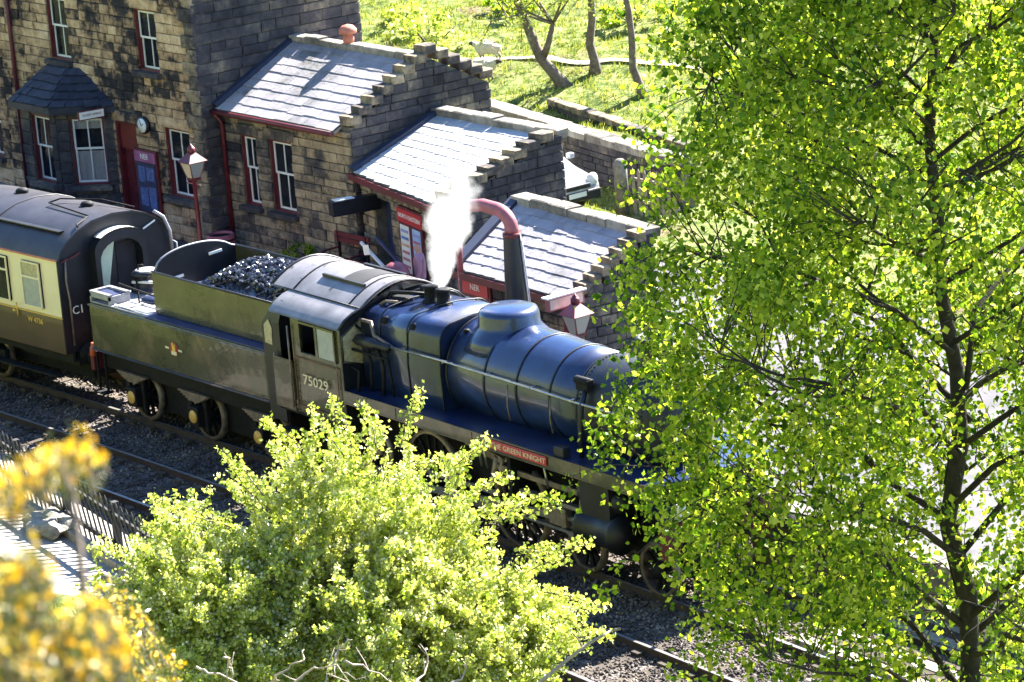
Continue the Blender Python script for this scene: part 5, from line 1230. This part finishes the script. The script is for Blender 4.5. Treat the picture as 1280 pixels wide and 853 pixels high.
# ------------------------------------------------------------ behind the station
ZG=.5
def back_wall():
    A=at_z(560,119,1.6); B=at_z(850,203,1.6); A=A+(A-B)*.25; U=(B-A).normalized(); U.z=0; U.normalize(); N=Vector((U.y,-U.x,0)); L=(B-A).length
    t=thing('boundary_wall',(A+B)/2-Z1*1.1,0,'long dry stone wall with pale rounded coping behind the station, car parked before it','wall')
    O=Vector((A.x,A.y,0)); mb=MB(); wall_core(mb,O,U,N,L,-.6,1.48,[],.4); w_=mb.build('wall_core',M['mortar'],t,True)
    st=Stones(w_,M['stone_dark'],0); st.face(O,U,N,lambda z:(0,L),0.3,1.48,.17,[],.2,.5); st.done('wall_stones')
    coping_row(t,Vector((A.x,A.y,1.56))-N*.2,Vector((B.x,B.y,1.56))-N*.2,int(L/.7),.5,.18)
    a=at_ground(690,132); b=at_ground(860,190); t=thing('low_kerb_wall',(a+b)/2,0,'low sunlit stone kerb beyond the boundary wall at the foot of the grass','wall')
    a=a-(b-a)*.0
    coping_row(t,a+Z1*.16,b+Z1*.16,16,.35,.16,'stone_mid'); mb=MB(); u=(b-a).normalized(); nn=Vector((u.y,-u.x,0)); mb.bar(a,b,.3,.4); mb.build('kerb_face',M['stone_dark'],t,True)
back_wall()
def car():
    p=at_z(720,244,.96); t=thing('parked_car',(p.x,p.y,ZG),0,'silver car parked behind the lean-to, only its bonnet and front showing','car')
    # side profile lofted across the width; nose towards +x
    prof=[(0.02,.35),(0.05,.62),(-.05,.74),(-.55,.88),(-1.05,.96),(-1.75,1.40),(-2.6,1.46),(-3.4,1.38),(-3.95,1.0),(-4.15,.9),(-4.2,.4)]
    def sec(y,f,inset): return [Vector((x-inset*(1 if i<4 else -.4),y,(.3+(z-.3)*f))) for i,(x,z) in enumerate(prof)]
    rings=[sec(-.84,.70,.22),sec(-.8,.93,.1),sec(-.55,1,.03),sec(0,1.02,0),sec(.55,1,.03),sec(.8,.93,.1),sec(.84,.70,.22)]
    rings=[r_+[Vector((-4.2,r_[0].y,.28)),Vector((0,r_[0].y,.28))] for r_ in rings]
    mb=MB(); mb.loft(rings,True); b=mb.build('body',M['carpaint'],t)
    sb=b.modifiers.new('sub','SUBSURF'); sb.levels=sb.render_levels=2
    g=MB(); g.prism([(-1.12,-.62,1.02),(-1.12,.62,1.02),(-1.70,.55,1.41),(-1.70,-.55,1.41)],(.03,0,.03)); g.build('windscreen',M['glass'],t)
    for s in (-1,1):
        g=MB(); g.prism([(-1.5,s*.79,1.02),(-2.0,s*.72,1.34),(-3.2,s*.72,1.34),(-3.6,s*.79,1.02)],(0,s*.02,0)); g.build('side_window',M['glass'],t)
        h=MB(); h.lathe([(.001,-.06),(.15,-.05),(.17,0),(.13,.05),(.001,.07)],(-.08,s*.58,.70),'x',16); h.build('headlight',M['white_paint'],t)
        for x in (-.85,-3.35):
            w=MB(); w.lathe([(.2,-.1),(.31,-.1),(.33,-.06),(.33,.06),(.31,.1),(.2,.1)],(x,s*.78,.33),'y',24); ww=w.build('wheel',M['plastic'],t); MB().lathe([(.001,-.09),(.2,-.09),(.2,.09),(.001,.09)],(x,s*.78,.33),'y',18).build('rim',M['steel'],ww)
        mi=MB(); mi.box(-1.35,-1.2,s*.95-.08,s*.95+.08,.98,1.12); mi.build('door_mirror',M['carpaint'],t,bevel=.03)
    MB().box(-.05,.06,-.72,.72,.28,.52).build('bumper',M['plastic'],t,bevel=.04); MB().box(-.02,.05,-.42,.42,.57,.68).build('grille',M['plastic'],t,bevel=.02)
    MB().box(.062,.072,-.26,.26,.40,.51).build('number_plate',M['plate'],t)
    return p
car()
def gate():
    p=at_z(779,268,ZG); t=thing('gate_post',(p.x,p.y,ZG),0,'stout white round-topped gate post right of the parked car','gate post')
    MB().lathe([(.16,-.1),(.16,1.15),(.13,1.24),(.08,1.29),(.001,1.31)],n=18).build('post',M['coping'],t)
    f=thing('picket_fence',(p.x+1.6,p.y+.1,ZG),0,'white picket fence running right from the gate post, behind the birch leaves','fence')
    for i in range(8):
        x=-1.3+i*.2; mb=MB(); mb.prism([(x-.045,0,.02),(x+.045,0,.02),(x+.045,0,1.02),(x,0,1.1),(x-.045,0,1.02)],(0,.02,0)); mb.build('picket',M['wood'],f)
    for z in (.3,.8): MB().box(-1.4,.2,.021,.06,z,z+.07).build('rail',M['wood'],f)
gate()
def sheep_mesh():
    V=[];E=[];Rd=[]
    def v(x,y,z,r,par=None):
        V.append((x,y,z)); Rd.append(r); i=len(V)-1
        if par is not None: E.append((par,i))
        return i
    a=v(0,0,.56,.26); b=v(.28,0,.57,.25,a); c=v(.46,0,.6,.17,b); n_=v(.58,0,.70,.10,c); h=v(.70,0,.74,.075,n_); v(.82,0,.68,.045,h)
    for s in (-1,1): v(.68,s*.11,.78,.02,h)
    d=v(-.3,0,.56,.25,a); e=v(-.44,0,.54,.15,d); v(-.52,0,.40,.03,e)
    for s in (-1,1):
        k=v(.32,s*.12,.34,.06,b); k2=v(.30,s*.12,.18,.03,k); v(.32,s*.12,.02,.03,k2)
        k=v(-.32,s*.13,.38,.08,d); k2=v(-.40,s*.13,.22,.035,k); v(-.36,s*.13,.02,.03,k2)
    me=bpy.data.meshes.new('fleece_body'); me.from_pydata(V,E,[]); return me,Rd
def sheep(px,py,rz,label,sc):
    p=at_ground(px,py); t=thing('sheep',p,rz,label,'sheep','sheep grazing on the hillside'); t.scale=(sc,)*3
    me,Rd=sheep_mesh(); o=link_mesh('fleece_body',me,None,t); o.modifiers.new('skin','SKIN')
    for i,r in enumerate(Rd): me.skin_vertices[0].data[i].radius=(r,r)
    me.skin_vertices[0].data[0].use_root=True; s=o.modifiers.new('sub','SUBSURF'); s.levels=s.render_levels=2
    m,n,b=newmat('fleece and face'); tc=n.nodes.new('ShaderNodeTexCoord'); sx=n.nodes.new('ShaderNodeSeparateXYZ'); n.links.new(tc.outputs['Object'],sx.inputs[0])
    f1=ramp(n,sx.outputs[0],[(.60,(0,0,0)),(.66,(1,1,1))]); f2=ramp(n,sx.outputs[2],[(.22,(1,1,1)),(.30,(0,0,0))])
    c1=mix(n,f1,(.6,.54,.44),(.06,.05,.045)); n.links.new(mix(n,f2,c1,(.1,.08,.07)),b.inputs['Base Color']); b.inputs['Roughness'].default_value=.95; bump(n,b,geo_noise(n,18,4),1,.06); me.materials.append(m)
sheep(612,78,R(205),'whole sheep standing on the path edge left of the leaning trunk',.8)
sheep(604,101,R(20),'sheep half hidden behind the stepped gable top',.85)
def bg_tree(pts_px, r0, label, fork=None, seed=1, twigs=26, n_leaf=5000):
    """trunk drawn up from its foot; upper part leaves the picture"""
    base=at_ground(*pts_px[0]); Yd=(base-CAM).length
    pl=[base-Z1*.15]
    for q in pts_px[1:]:
        v=ray(*q); pl.append(CAM+v*((base-CAM).dot(Vector((-.57,.82,0)))/v.dot(Vector((-.57,.82,0)))))
    d=(pl[-1]-pl[-2]).normalized(); rg=np.random.default_rng(seed)
    for k in range(3): d=(d+Vector((rg.normal()*.15,rg.normal()*.15,.35))).normalized(); pl.append(pl[-1]+d*1.2)
    t=thing('hillside_tree',base,0,label,'tree','bare-trunked trees on the hillside'); mb=MB(); k=len(pl)
    mb.tube(pl,[r0*1.35]+[r0*(1-.75*i/k) for i in range(1,k)],9); tr=mb.build('trunk',M['bark_grey'],t,True)
    P=[]; mb=MB()
    starts=[pl[-1],pl[-2],pl[-3],pl[-4] if k>6 else pl[-2]]
    if fork:
        f=[pl[0].lerp(pl[0],0)]; ff=[]
        for q in fork:
            v=ray(*q); ff.append(CAM+v*((base-CAM).dot(Vector((-.57,.82,0)))/v.dot(Vector((-.57,.82,0)))))
        mb.tube(ff,[r0*.6,r0*.5,r0*.35][:len(ff)],7); starts.append(ff[-1])
    for i in range(twigs):
        s=starts[int(rg.integers(0,len(starts)))]; a=rg.uniform(0,6.28); l=rg.uniform(1.2,2.6); e=s+Vector((math.cos(a)*l,math.sin(a)*l,rg.uniform(.1,1.5))); m=s.lerp(e,.5)+Z1*.25
        mb.tube([s,m,e],[r0*.25,r0*.14,.012],5)
        for j in range(6):
            b=m.lerp(e,rg.uniform(0,1)); e2=b+Vector(rg.normal(size=3))*.45; mb.tube([b,e2],[.02,.008],4,False); P += [np.array(b.lerp(e2,x)) for x in rg.uniform(.2,1.1,n_leaf//(twigs*6))]
    mb.build('branch',M['bark_grey'],t,True); P=np.array(P)+rg.normal(size=(len(P),3))*.07
    V,Fq=leaf_quads(P,.09,rg); o=tri_mesh('crown_leaves',V,Fq,M['hawleaf'],t,True,4); tag(o,kind='stuff')
bg_tree([(709,108),(695,95),(676,73),(664,45),(655,22),(640,-15)],.19,'leaning forked tree, leftmost of the three hillside trunks',[(680,70),(686,52),(691,30)],3,30,7000)
bg_tree([(744,92),(743,75),(737,55),(740,25),(738,-15)],.16,'upright dark trunk, middle of the three hillside trees',None,4)
bg_tree([(806,121),(799,105),(791,85),(790,50),(786,15),(779,-18)],.14,'curved trunk, rightmost of the three hillside trees',None,5)
for (px,py,rd,n_,lb,sd_,mt) in ((535,55,(1.5,1.2,.7),1500,'pale green shrub on the slope above the stepped gable',11,'hawleaf'),(790,28,(1.2,1.0,.5),900,'dark low shrub between the right-hand hillside trunks',12,'birchleaf'),
        (505,28,(1.0,1.0,.45),900,'small shrub beside the bare earth patch at the top left of the hill',13,'hawleaf'),(640,18,(1.3,1.,.5),1100,'dark shrub left of the leaning tree crown',14,'birchleaf')):
    g=at_ground(px,py); bushy('hillside_shrub',lb,'shrub',(g.x,g.y,g.z+rd[2]*.5),rd,n_,M[mt],.13,sd_,'shrubs on the hillside',stems=5)
bushy('platform_shrub','small round green shrub against the low wing wall, left of the red tub','shrub',(-3.1,6.0,FL+.3),(.55,.3,.28),2200,M['birchleaf'],.05,15,base=(-3.1,6.0,FL))
def hill_path():
    a=[at_ground(px,py) for px,py in ((595,77),(640,75),(700,79),(760,78),(830,82),(900,90),(980,98))]
    V=[]
    pts=[]
    for p,q in zip(a,a[1:]):
        for k in range(10): pts.append(p.lerp(q,k/10))
    for i,p in enumerate(pts):
        for o_ in (-.13,.13):
            x,y=p.x-.57*o_,p.y+.82*o_; V.append((x,y,ground_z(x,y)+.06))
    o=link_mesh('footpath',mesh_from('footpath',V,[(2*i,2*i+2,2*i+3,2*i+1) for i in range(len(pts)-1)]),plain('trodden path',(.4,.37,.26),.95,var=.3)); tag(o,'thin pale trodden path across the hillside','path',kind='structure')
hill_path()
def grass():
    rg=np.random.default_rng(8); P=[]
    def region(n,x0,x1,y0,y1,h):
        x=rg.uniform(x0,x1,n); y=rg.uniform(y0,y1,n)
        z=np.array([ground_z(a,b) for a,b in zip(x,y)]); return np.stack([x,y,z,np.full(n,h)],1)
    A=np.concatenate([region(42000,-48,-4,17,52,.13),region(3500,-14,-2,11.5,16,.09),region(12000,2,32,-17,-5.4,.16)])
    A=A[~((A[:,1]<-4)&(A[:,1]>-8.2)&(A[:,0]<14))] if True else A
    n=len(A); k=3; B=np.repeat(A,k,0); m=len(B); b=B[:,:3]+rg.normal(size=(m,3))*np.array([.05,.05,0]); a=rg.uniform(0,6.28,m); wv=np.stack([np.cos(a),np.sin(a),np.zeros(m)],1)*(B[:,3:]*.16); t=b+np.stack([rg.normal(size=m)*.35*B[:,3],rg.normal(size=m)*.35*B[:,3],B[:,3]*rg.uniform(.5,1.3,m)],1)
    V=np.stack([b-wv-[0,0,.02],b+wv-[0,0,.02],t],1).reshape(-1,3); o=tri_mesh('grass_tufts',V,np.arange(m*3).reshape(m,3),M['grassblade']); tag(o,'rough tufted grass on the hillside and banks','grass',kind='stuff')
grass()

# ------------------------------------------------------------ birch in front, right
BIRCH=(28.55,-6.9)
def birch():
    bx,by=BIRCH; z0=ground_z(bx,by); rg=np.random.default_rng(21); t=thing('birch_tree',(bx,by,z0),0,'tall birch in full spring leaf filling the right of the picture','tree')
    tr=[Vector((bx+.12*math.sin(z*.5)+.05*rg.normal(),by+.06*rg.normal(),z)) for z in np.arange(z0-.1,15.2,.9)]
    k=len(tr); rt=lambda z:.15*(1-(z-z0)/17)
    mb=MB(); mb.tube(tr,[rt(p.z)*(1.5 if i==0 else 1) for i,p in enumerate(tr)],12); mb.build('trunk',M['bark'],t,True)
    def tp(z):
        i=max(0,min(k-2,int((z-tr[0].z)/.9))); return tr[i].lerp(tr[i+1],(z-tr[i].z)/.9)
    lim=lambda z: lerp(z,[(1.5,1.2),(2.6,2.3),(3.4,3.0),(4.5,3.7),(6,4.1),(8,4.0),(9.5,3.7),(11,3.3),(12.5,2.75),(14,1.8),(15.5,.6)])
    P=[]; br=MB(); tw=MB(); nl=46; nodes=[]
    for i in range(nl):
        z=2.2+(13.6-2.2)*(i+rg.uniform(0,1))/nl; s=tp(z); a=i*2.4+rg.uniform(-.4,.4)
        up=rg.uniform(.6,1.05); L=min(lim(z+1.2),lim(min(14.8,z+3)))*rg.uniform(.75,.98); h=Vector((math.cos(a),math.sin(a),0)); rise=L*up*.8
        pts=[s+h*(L*f)+Z1*(rise*(f**.85)*(1-.3*f))+Vector(rg.normal(size=3))*.07 for f in (0,.2,.4,.6,.8,1.0)]
        tube_set(br,pts,max(.03,rt(z)*.42),.012,6)
        for p,q in zip(pts,pts[1:]):
            for f in (0,.33,.66): nodes.append(p.lerp(q,f))
        for j in range(5):
            f=rg.uniform(.2,.95); q=f*5; ii=min(4,int(q)); b=pts[ii].lerp(pts[ii+1],q-ii); aa=a+rg.choice([-1,1])*rg.uniform(.4,1.1); l=rg.uniform(.6,1.5)
            e=b+Vector((math.cos(aa),math.sin(aa),rg.uniform(.2,.8)))*l; rr_=math.hypot(e.x-bx,e.y-by); lm=lim(e.z)
            if rr_>lm: e.x=bx+(e.x-bx)*lm/rr_; e.y=by+(e.y-by)*lm/rr_
            m=b.lerp(e,.5)-Z1*.06; br.tube([b,m,e],[.026,.018,.009],5,False)
            for f in (.3,.6,1.): nodes.append(b.lerp(e,f))
    nodes=np.array([tuple(v) for v in nodes]); cnt=0; tries=0; used=np.zeros(len(nodes))
    vr=np.array(_r)
    while cnt<2550 and tries<40000:
        tries+=1
        z=rg.uniform(2.0,15.3); l=lim(z)*(1+.07*math.sin(z*5.1)+.05*math.sin(z*11.)); a=rg.uniform(0,6.28); r_=l*math.sqrt(rg.uniform(.0,1)); x=bx+r_*math.cos(a); y=by+r_*math.sin(a)
        if (math.sin(x*2.3+z*1.1)+math.sin(y*2.1-z*1.9)+math.sin(z*2.7+x))<-1.15: continue
        if (x-bx)*_r.x+(y-by)*_r.y>1.2 and rg.uniform()<.25: continue
        if z<5.0 and rg.uniform()<.62: continue
        if abs((x-bx)*_r.x+(y-by)*_r.y)<.55 and (x-bx)*_d.x+(y-by)*_d.y<.3 and rg.uniform()<.75: continue
        c=np.array((x,y,z)); dd=((nodes-c)**2).sum(1)+np.maximum(0,nodes[:,2]-z)*.3+used*.16; k_=int(dd.argmin()); b=nodes[k_]
        if dd[k_]>2.4: continue
        cnt+=1; used[k_]+=1; c=Vector(c); b=Vector(b); m=b.lerp(c,.55)+Z1*.08; g=c+Vector((rg.normal()*.12,rg.normal()*.12,-rg.uniform(.15,.45)))
        tw.tube([b,m,c,g],[.009,.006,.004,.002],4,False)
        n=int(rg.integers(38,80)); u=rg.uniform(0,1,(n,1)); cc=np.where(u<.5,np.array(m)+(np.array(c)-np.array(m))*u*2,np.array(c)+(np.array(g)-np.array(c))*(u-.5)*2); P.append(cc+rg.normal(size=(n,3))*.10)
    br.build('branch',M['bark'],t,True); o=tw.build('twigs',M['bark'],t,True); tag(o,kind='stuff')
    P=np.concatenate(P); print('birch leaves',len(P),cnt); V,Fq=leaf_quads(P,.078,rg,.4,.85); o=tri_mesh('leaves',V,Fq,M['birchleaf'],t,True,4); tag(o,kind='stuff')
birch()

# ------------------------------------------------------------ hawthorn in front, middle
def hawthorn():
    c=CAM+ray(450,775)*44; rg=np.random.default_rng(31); zb=ground_z(c.x,c.y); base=Vector((c.x,c.y,zb-.1)); t=thing('hawthorn_bush',base,0,'broad hawthorn bush with pale green leaves and white blossom at the bottom centre','bush')
    mb=MB(); tube_set(mb,[base,base+Vector((.1,0,.6)),c-Z1*.2],.13,.08,9); mb.build('trunk',M['bark_grey'],t,True)
    c=c-Z1*.35; A=np.array([3.4,2.6,2.5])
    P=[];Bp=[]; br=MB(); sh=MB()
    n=420
    blobs=[(c,np.array([2.3,2.1,2.45])),(CAM+ray(270,805)*44,np.array([1.75,1.5,1.4])),(CAM+ray(600,840)*43.6,np.array([1.2,1.2,.9]))]
    for i in range(n):
        d=rg.normal(size=3); d/=np.linalg.norm(d); 
        if d[2]<-.35: d[2]=-d[2]
        # conical top: pull the shoulders in
        k=1-.20*max(0,d[2])*math.hypot(d[0],d[1])*1.6
        f=rg.uniform(.62,1.0) if i%3 else rg.uniform(.3,.7); cm,A=blobs[0 if i<n*.5 else (1 if i<n*.77 else 2)]
        k=1/((math.hypot(d[0],d[1])+1e-6)**1.3+abs(d[2])**1.3)**(1/1.3) if d[2]>0 else .9
        tip=np.array(cm)+d*A*f*k; s=np.array(cm)+d*A*.12*f; m=(s+tip)/2+rg.normal(size=3)*.12
        if i<90: tube_set(br,[Vector(s),Vector(m),Vector(tip)],.035,.008,5)
        # sprays of shoots at the tip
        for j in range(7):
            dd=d*.7+rg.normal(size=3)*.55; dd[2]+=.25; dd/=np.linalg.norm(dd); l=rg.uniform(.25,.75)*(1.25 if d[2]>.5 and f>.85 else 1)
            st=tip+rg.normal(size=3)*.11; e=st+dd*l; sh.tube([Vector(st),Vector((st+e)/2+rg.normal(size=3)*.03),Vector(e)],[.006,.004,.002],3,False)
            q=int(l/.05)
            for w_ in range(q):
                u=(w_+rg.uniform(0,1))/q; cc=st+(e-st)*u; kk=int(rg.integers(5,10)); P.append(cc+rg.normal(size=(kk,3))*.032)
                if rg.uniform()<.32: Bp.append(cc+rg.normal(size=(12,3))*.035+[0,0,.02])
    # the long shoots that stand out against the train
    for (px,py,px2,py2) in ((440,560,408,498),(500,560,520,488),(470,560,455,508),(400,600,330,520),(340,640,272,570),(290,660,190,622),(560,590,610,548),(560,600,575,565),(620,650,690,620),(650,690,745,678),(640,650,655,615),(680,740,750,760),(700,770,765,795),(330,620,300,575),(590,620,640,600),(520,580,585,572),(270,690,170,655),(600,640,632,625),(430,570,405,520),(650,720,705,700)):
        for rep in range(2):
            dt=rg.uniform(-.7,.7); a=CAM+ray(px,py)*(43.2+dt); b=CAM+ray(px2+rg.normal()*6,py2+rg.normal()*4)*(43.4+dt); a=Vector(a);b=Vector(b); m=a.lerp(b,.5)+Vector(rg.normal(size=3))*.06
            sh.tube([a,m,b],[.012,.007,.003],4,False); L=(b-a).length; q=int(L/.045)
            for w_ in range(q):
                u=(w_+.5)/q; cc=np.array(a.lerp(m,u*2) if u<.5 else m.lerp(b,u*2-1)); kk=int(rg.integers(4,9)); P.append(cc+rg.normal(size=(kk,3))*.04)
    br.build('branch',M['bark_grey'],t,True); o=sh.build('shoots',M['bark_grey'],t,True); tag(o,kind='stuff')
    P=np.concatenate(P); print('haw leaves',len(P)); V,Fq=leaf_quads(P,.058,rg,-.2,.85); o=tri_mesh('leaves',V,Fq,M['hawleaf'],t,True,4); tag(o,kind='stuff')
    Bp=np.concatenate(Bp); V,Fq=leaf_quads(Bp,.036,rg,-.5,1.); o=tri_mesh('blossom',V,Fq,M['blossom'],t,True,4); tag(o,kind='stuff')
    # dead bleached branch in front
    t=thing('dead_branch',CAM+ray(720,850)*40-Z1*.3,0,'bleached bare twig sticking out right of the hawthorn bush','branch'); mb=MB(); Q=lambda x,y,d:CAM+ray(x,y)*d
    mb.tube([Q(672,856,40),Q(700,832,40.1),Q(735,805,40.2),Q(765,788,40.3)],[.03,.024,.02,.014],7); mb.tube([Q(728,810,40.2),Q(722,798,40.1),Q(712,788,40)],[.014,.01,.006],6); mb.tube([Q(765,788,40.3),Q(776,786,40.3)],[.014,.018],6); mb.build('wood',M['twig'],t,True)
    t=thing('dead_branch',CAM+ray(420,860)*40-Z1*.3,0,'tangle of bleached bare twigs along the bottom edge below the hawthorn blossom','branch'); mb=MB()
    for (p) in ([(245,832),(262,842),(300,853),(330,860)],[(335,856),(350,838),(375,828),(380,812)],[(360,862),(390,835),(420,832),(445,850)],[(415,830),(422,812),(440,800)],[(430,826),(460,835),(500,860)],[(520,862),(535,830),(525,805)],[(560,860),(580,838),(588,815)],[(400,860),(412,845),(440,858)],[(282,822),(290,838),(285,856)]):
        pp=[Q(x,y,39.5+.2*math.sin(x)) for x,y in p]; qq=[]
        for a_,b_ in zip(pp,pp[1:]):
            for f_ in (0,.33,.66): qq.append(a_.lerp(b_,f_)+Vector(rg.normal(size=3))*.018)
        qq.append(pp[-1]); mb.tube(qq,[.017*(1-.8*i/len(qq)) for i in range(len(qq))],6)
        for k_ in range(3):
            a_=qq[int(rg.integers(1,len(qq)))]; b_=a_+Vector((rg.normal()*.12,rg.normal()*.1,rg.uniform(.02,.22))); mb.tube([a_,a_.lerp(b_,.5)+Vector(rg.normal(size=3))*.02,b_],[.007,.005,.002],5)
    mb.build('wood',M['twig'],t,True)
hawthorn()

# ------------------------------------------------------------ gorse close to the camera, lower left
def gorse(label, blobs, dist, nf, ns, seed, fs, sp, spread):
    rg=np.random.default_rng(seed); c=CAM+ray(*blobs[0][:2])*dist; base=Vector((c.x,c.y,min(c.z-.2,ground_z(c.x,c.y)))); t=thing('gorse_bush',base,0,label,'gorse bush','flowering gorse at the lower left')
    ppm=F/dist; mb=MB(); S_=[];Fl=[]
    for (x,y,rx,ry) in blobs:
        n=max(5,int(rx*ry/spread))
        for i in range(n):
            a=rg.uniform(0,6.28); q=math.sqrt(rg.uniform(0,1)); e=np.array(CAM+ray(x+rx*q*math.cos(a),y+ry*q*math.sin(a))*(dist*rg.uniform(.94,1.08)))
            s=e+np.array([rg.normal()*.012,rg.normal()*.012,-.045])*dist/4.5; mb.tube([Vector(s),Vector((s+e)/2),Vector(e)],[.0035*(dist/4.5)**.5,.002*(dist/4.5)**.5,.001],4,False)
            u=rg.uniform(-.1,1.05,(ns,1)); S_.append(s+(e-s)*u+rg.normal(size=(ns,3))*.006*dist/4.5); m=nf
            u=rg.uniform(.45,1.08,(m,1)); Fl.append(np.repeat(s+(e-s)*u+rg.normal(size=(m,3))*.008*dist/4.5,5,0)+rg.normal(size=(m*5,3))*fs*.35)
    v=Vector((blobs[0][0],blobs[0][1],0)); mb.tube([base,c-Z1*.3,c-Z1*.05],[.012,.008,.004],6); o=mb.build('stems',M['bark_grey'],t,True); tag(o,kind='stuff')
    V,Fq=leaf_quads(np.concatenate(S_),sp,rg,-.5,.18); o=tri_mesh('spines',V,Fq,M['gorseleaf'],t,True,4); tag(o,kind='stuff')
    V,Fq=leaf_quads(np.concatenate(Fl),fs,rg,-.2,.8); o=tri_mesh('flowers',V,Fq,M['gorseflower'],t,True,4); tag(o,kind='stuff')
gorse('large out of focus yellow gorse spray filling the bottom left corner',[(22,712,40,38),(40,795,65,50),(110,800,45,50),(20,850,60,35),(95,850,60,30)],4.3,2,46,41,.010,.014,42)
gorse('single blurred gorse sprig with yellow flowers above the leaning fence',[(85,565,34,20),(12,598,20,22),(45,580,20,12)],4.6,3,34,42,.010,.013,30)
gorse('smaller sharper rusty gorse between the blurred spray and hawthorn',[(150,785,30,50),(180,825,35,35),(135,750,22,22)],13,3,60,43,.018,.03,34)

# ------------------------------------------------------------ steam from the safety valves
def steam():
    ax=[(3.72,.05),(4.05,.16),(4.5,.30),(5.1,.45),(5.7,.60),(6.3,.72),(6.9,.70),(7.4,.5)]      # height, radius
    px=[(3.72,549,378,0),(4.5,547,331,.05),(5.3,553,283,.2),(6.1,566,236,.35),(6.9,582,188,.5),(7.4,590,160,.55)]
    cx=[];cy=[]
    for z,a,b,y in px:
        p=at_y(a,b,y); cx.append((z,p.x)); cy.append((z,y))
    P0=Vector((cx[0][1],cy[0][1],3.72)); P1=Vector((lerp(7.4,cx),.55,7.4)); lin=lambda z:P0.lerp(P1,(z-3.72)/3.68)
    pl=[lin(z)-Z1*.0 for z,_ in ax]; mb=MB(); mb.tube(pl,[r*1.5+.03 for _,r in ax],24); o=mb.build('steam_plume',None)
    tag(o,'dense white plume of steam rising from the safety valves in front of the cab','steam',kind='stuff')
    m=bpy.data.materials.new('steam'); m.use_nodes=True; n=m.node_tree; n.nodes.remove(n.nodes['Principled BSDF']); pv=n.nodes.new('ShaderNodeVolumePrincipled'); n.links.new(pv.outputs[0],n.nodes['Material Output'].inputs['Volume'])
    pv.inputs['Color'].default_value=(1,1,1,1); pv.inputs['Anisotropy'].default_value=.2
    def math_(op,a,b=None,c=None,cl=False):
        k=n.nodes.new('ShaderNodeMath'); k.operation=op; k.use_clamp=cl
        for i,v in enumerate((a,b,c)):
            if v is None: continue
            if isinstance(v,(int,float)): k.inputs[i].default_value=v
            else: n.links.new(v,k.inputs[i])
        return k.outputs[0]
    g=n.nodes.new('ShaderNodeNewGeometry'); sx=n.nodes.new('ShaderNodeSeparateXYZ'); n.links.new(g.outputs['Position'],sx.inputs[0])
    X,Y,Z=sx.outputs; k=math_('DIVIDE',math_('SUBTRACT',Z,3.72),3.68)
    wob=math_('MULTIPLY',math_('SINE',math_('MULTIPLY',Z,2.6)),.12)
    dx=math_('SUBTRACT',X,math_('ADD',math_('MULTIPLY_ADD',k,P1.x-P0.x,P0.x),math_('MULTIPLY',wob,k))); dy=math_('SUBTRACT',Y,math_('MULTIPLY_ADD',k,P1.y-P0.y,P0.y))
    dist=math_('SQRT',math_('ADD',math_('MULTIPLY',dx,dx),math_('MULTIPLY',dy,dy)))
    rad=math_('MULTIPLY_ADD',math_('POWER',math_('MAXIMUM',k,0.0),.75),.74,.08)
    nz=geo_noise(n,1.7,6,.68); nz2=geo_noise(n,.9,2,.5)
    f=math_('SUBTRACT',1.05,math_('DIVIDE',dist,rad))
    f=math_('ADD',f,math_('MULTIPLY',math_('SUBTRACT',nz,.5),math_('MULTIPLY_ADD',k,6.0,.9)))
    f=math_('SUBTRACT',f,math_('MULTIPLY',math_('MAXIMUM',math_('SUBTRACT',k,.34),0.0),3.6))
    dens=math_('MULTIPLY',math_('MULTIPLY',f,.7,None,True),math_('MULTIPLY_ADD',math_('MINIMUM',k,.45),-16,10))
    n.links.new(dens,pv.inputs['Density']); o.data.materials.append(m)
steam()
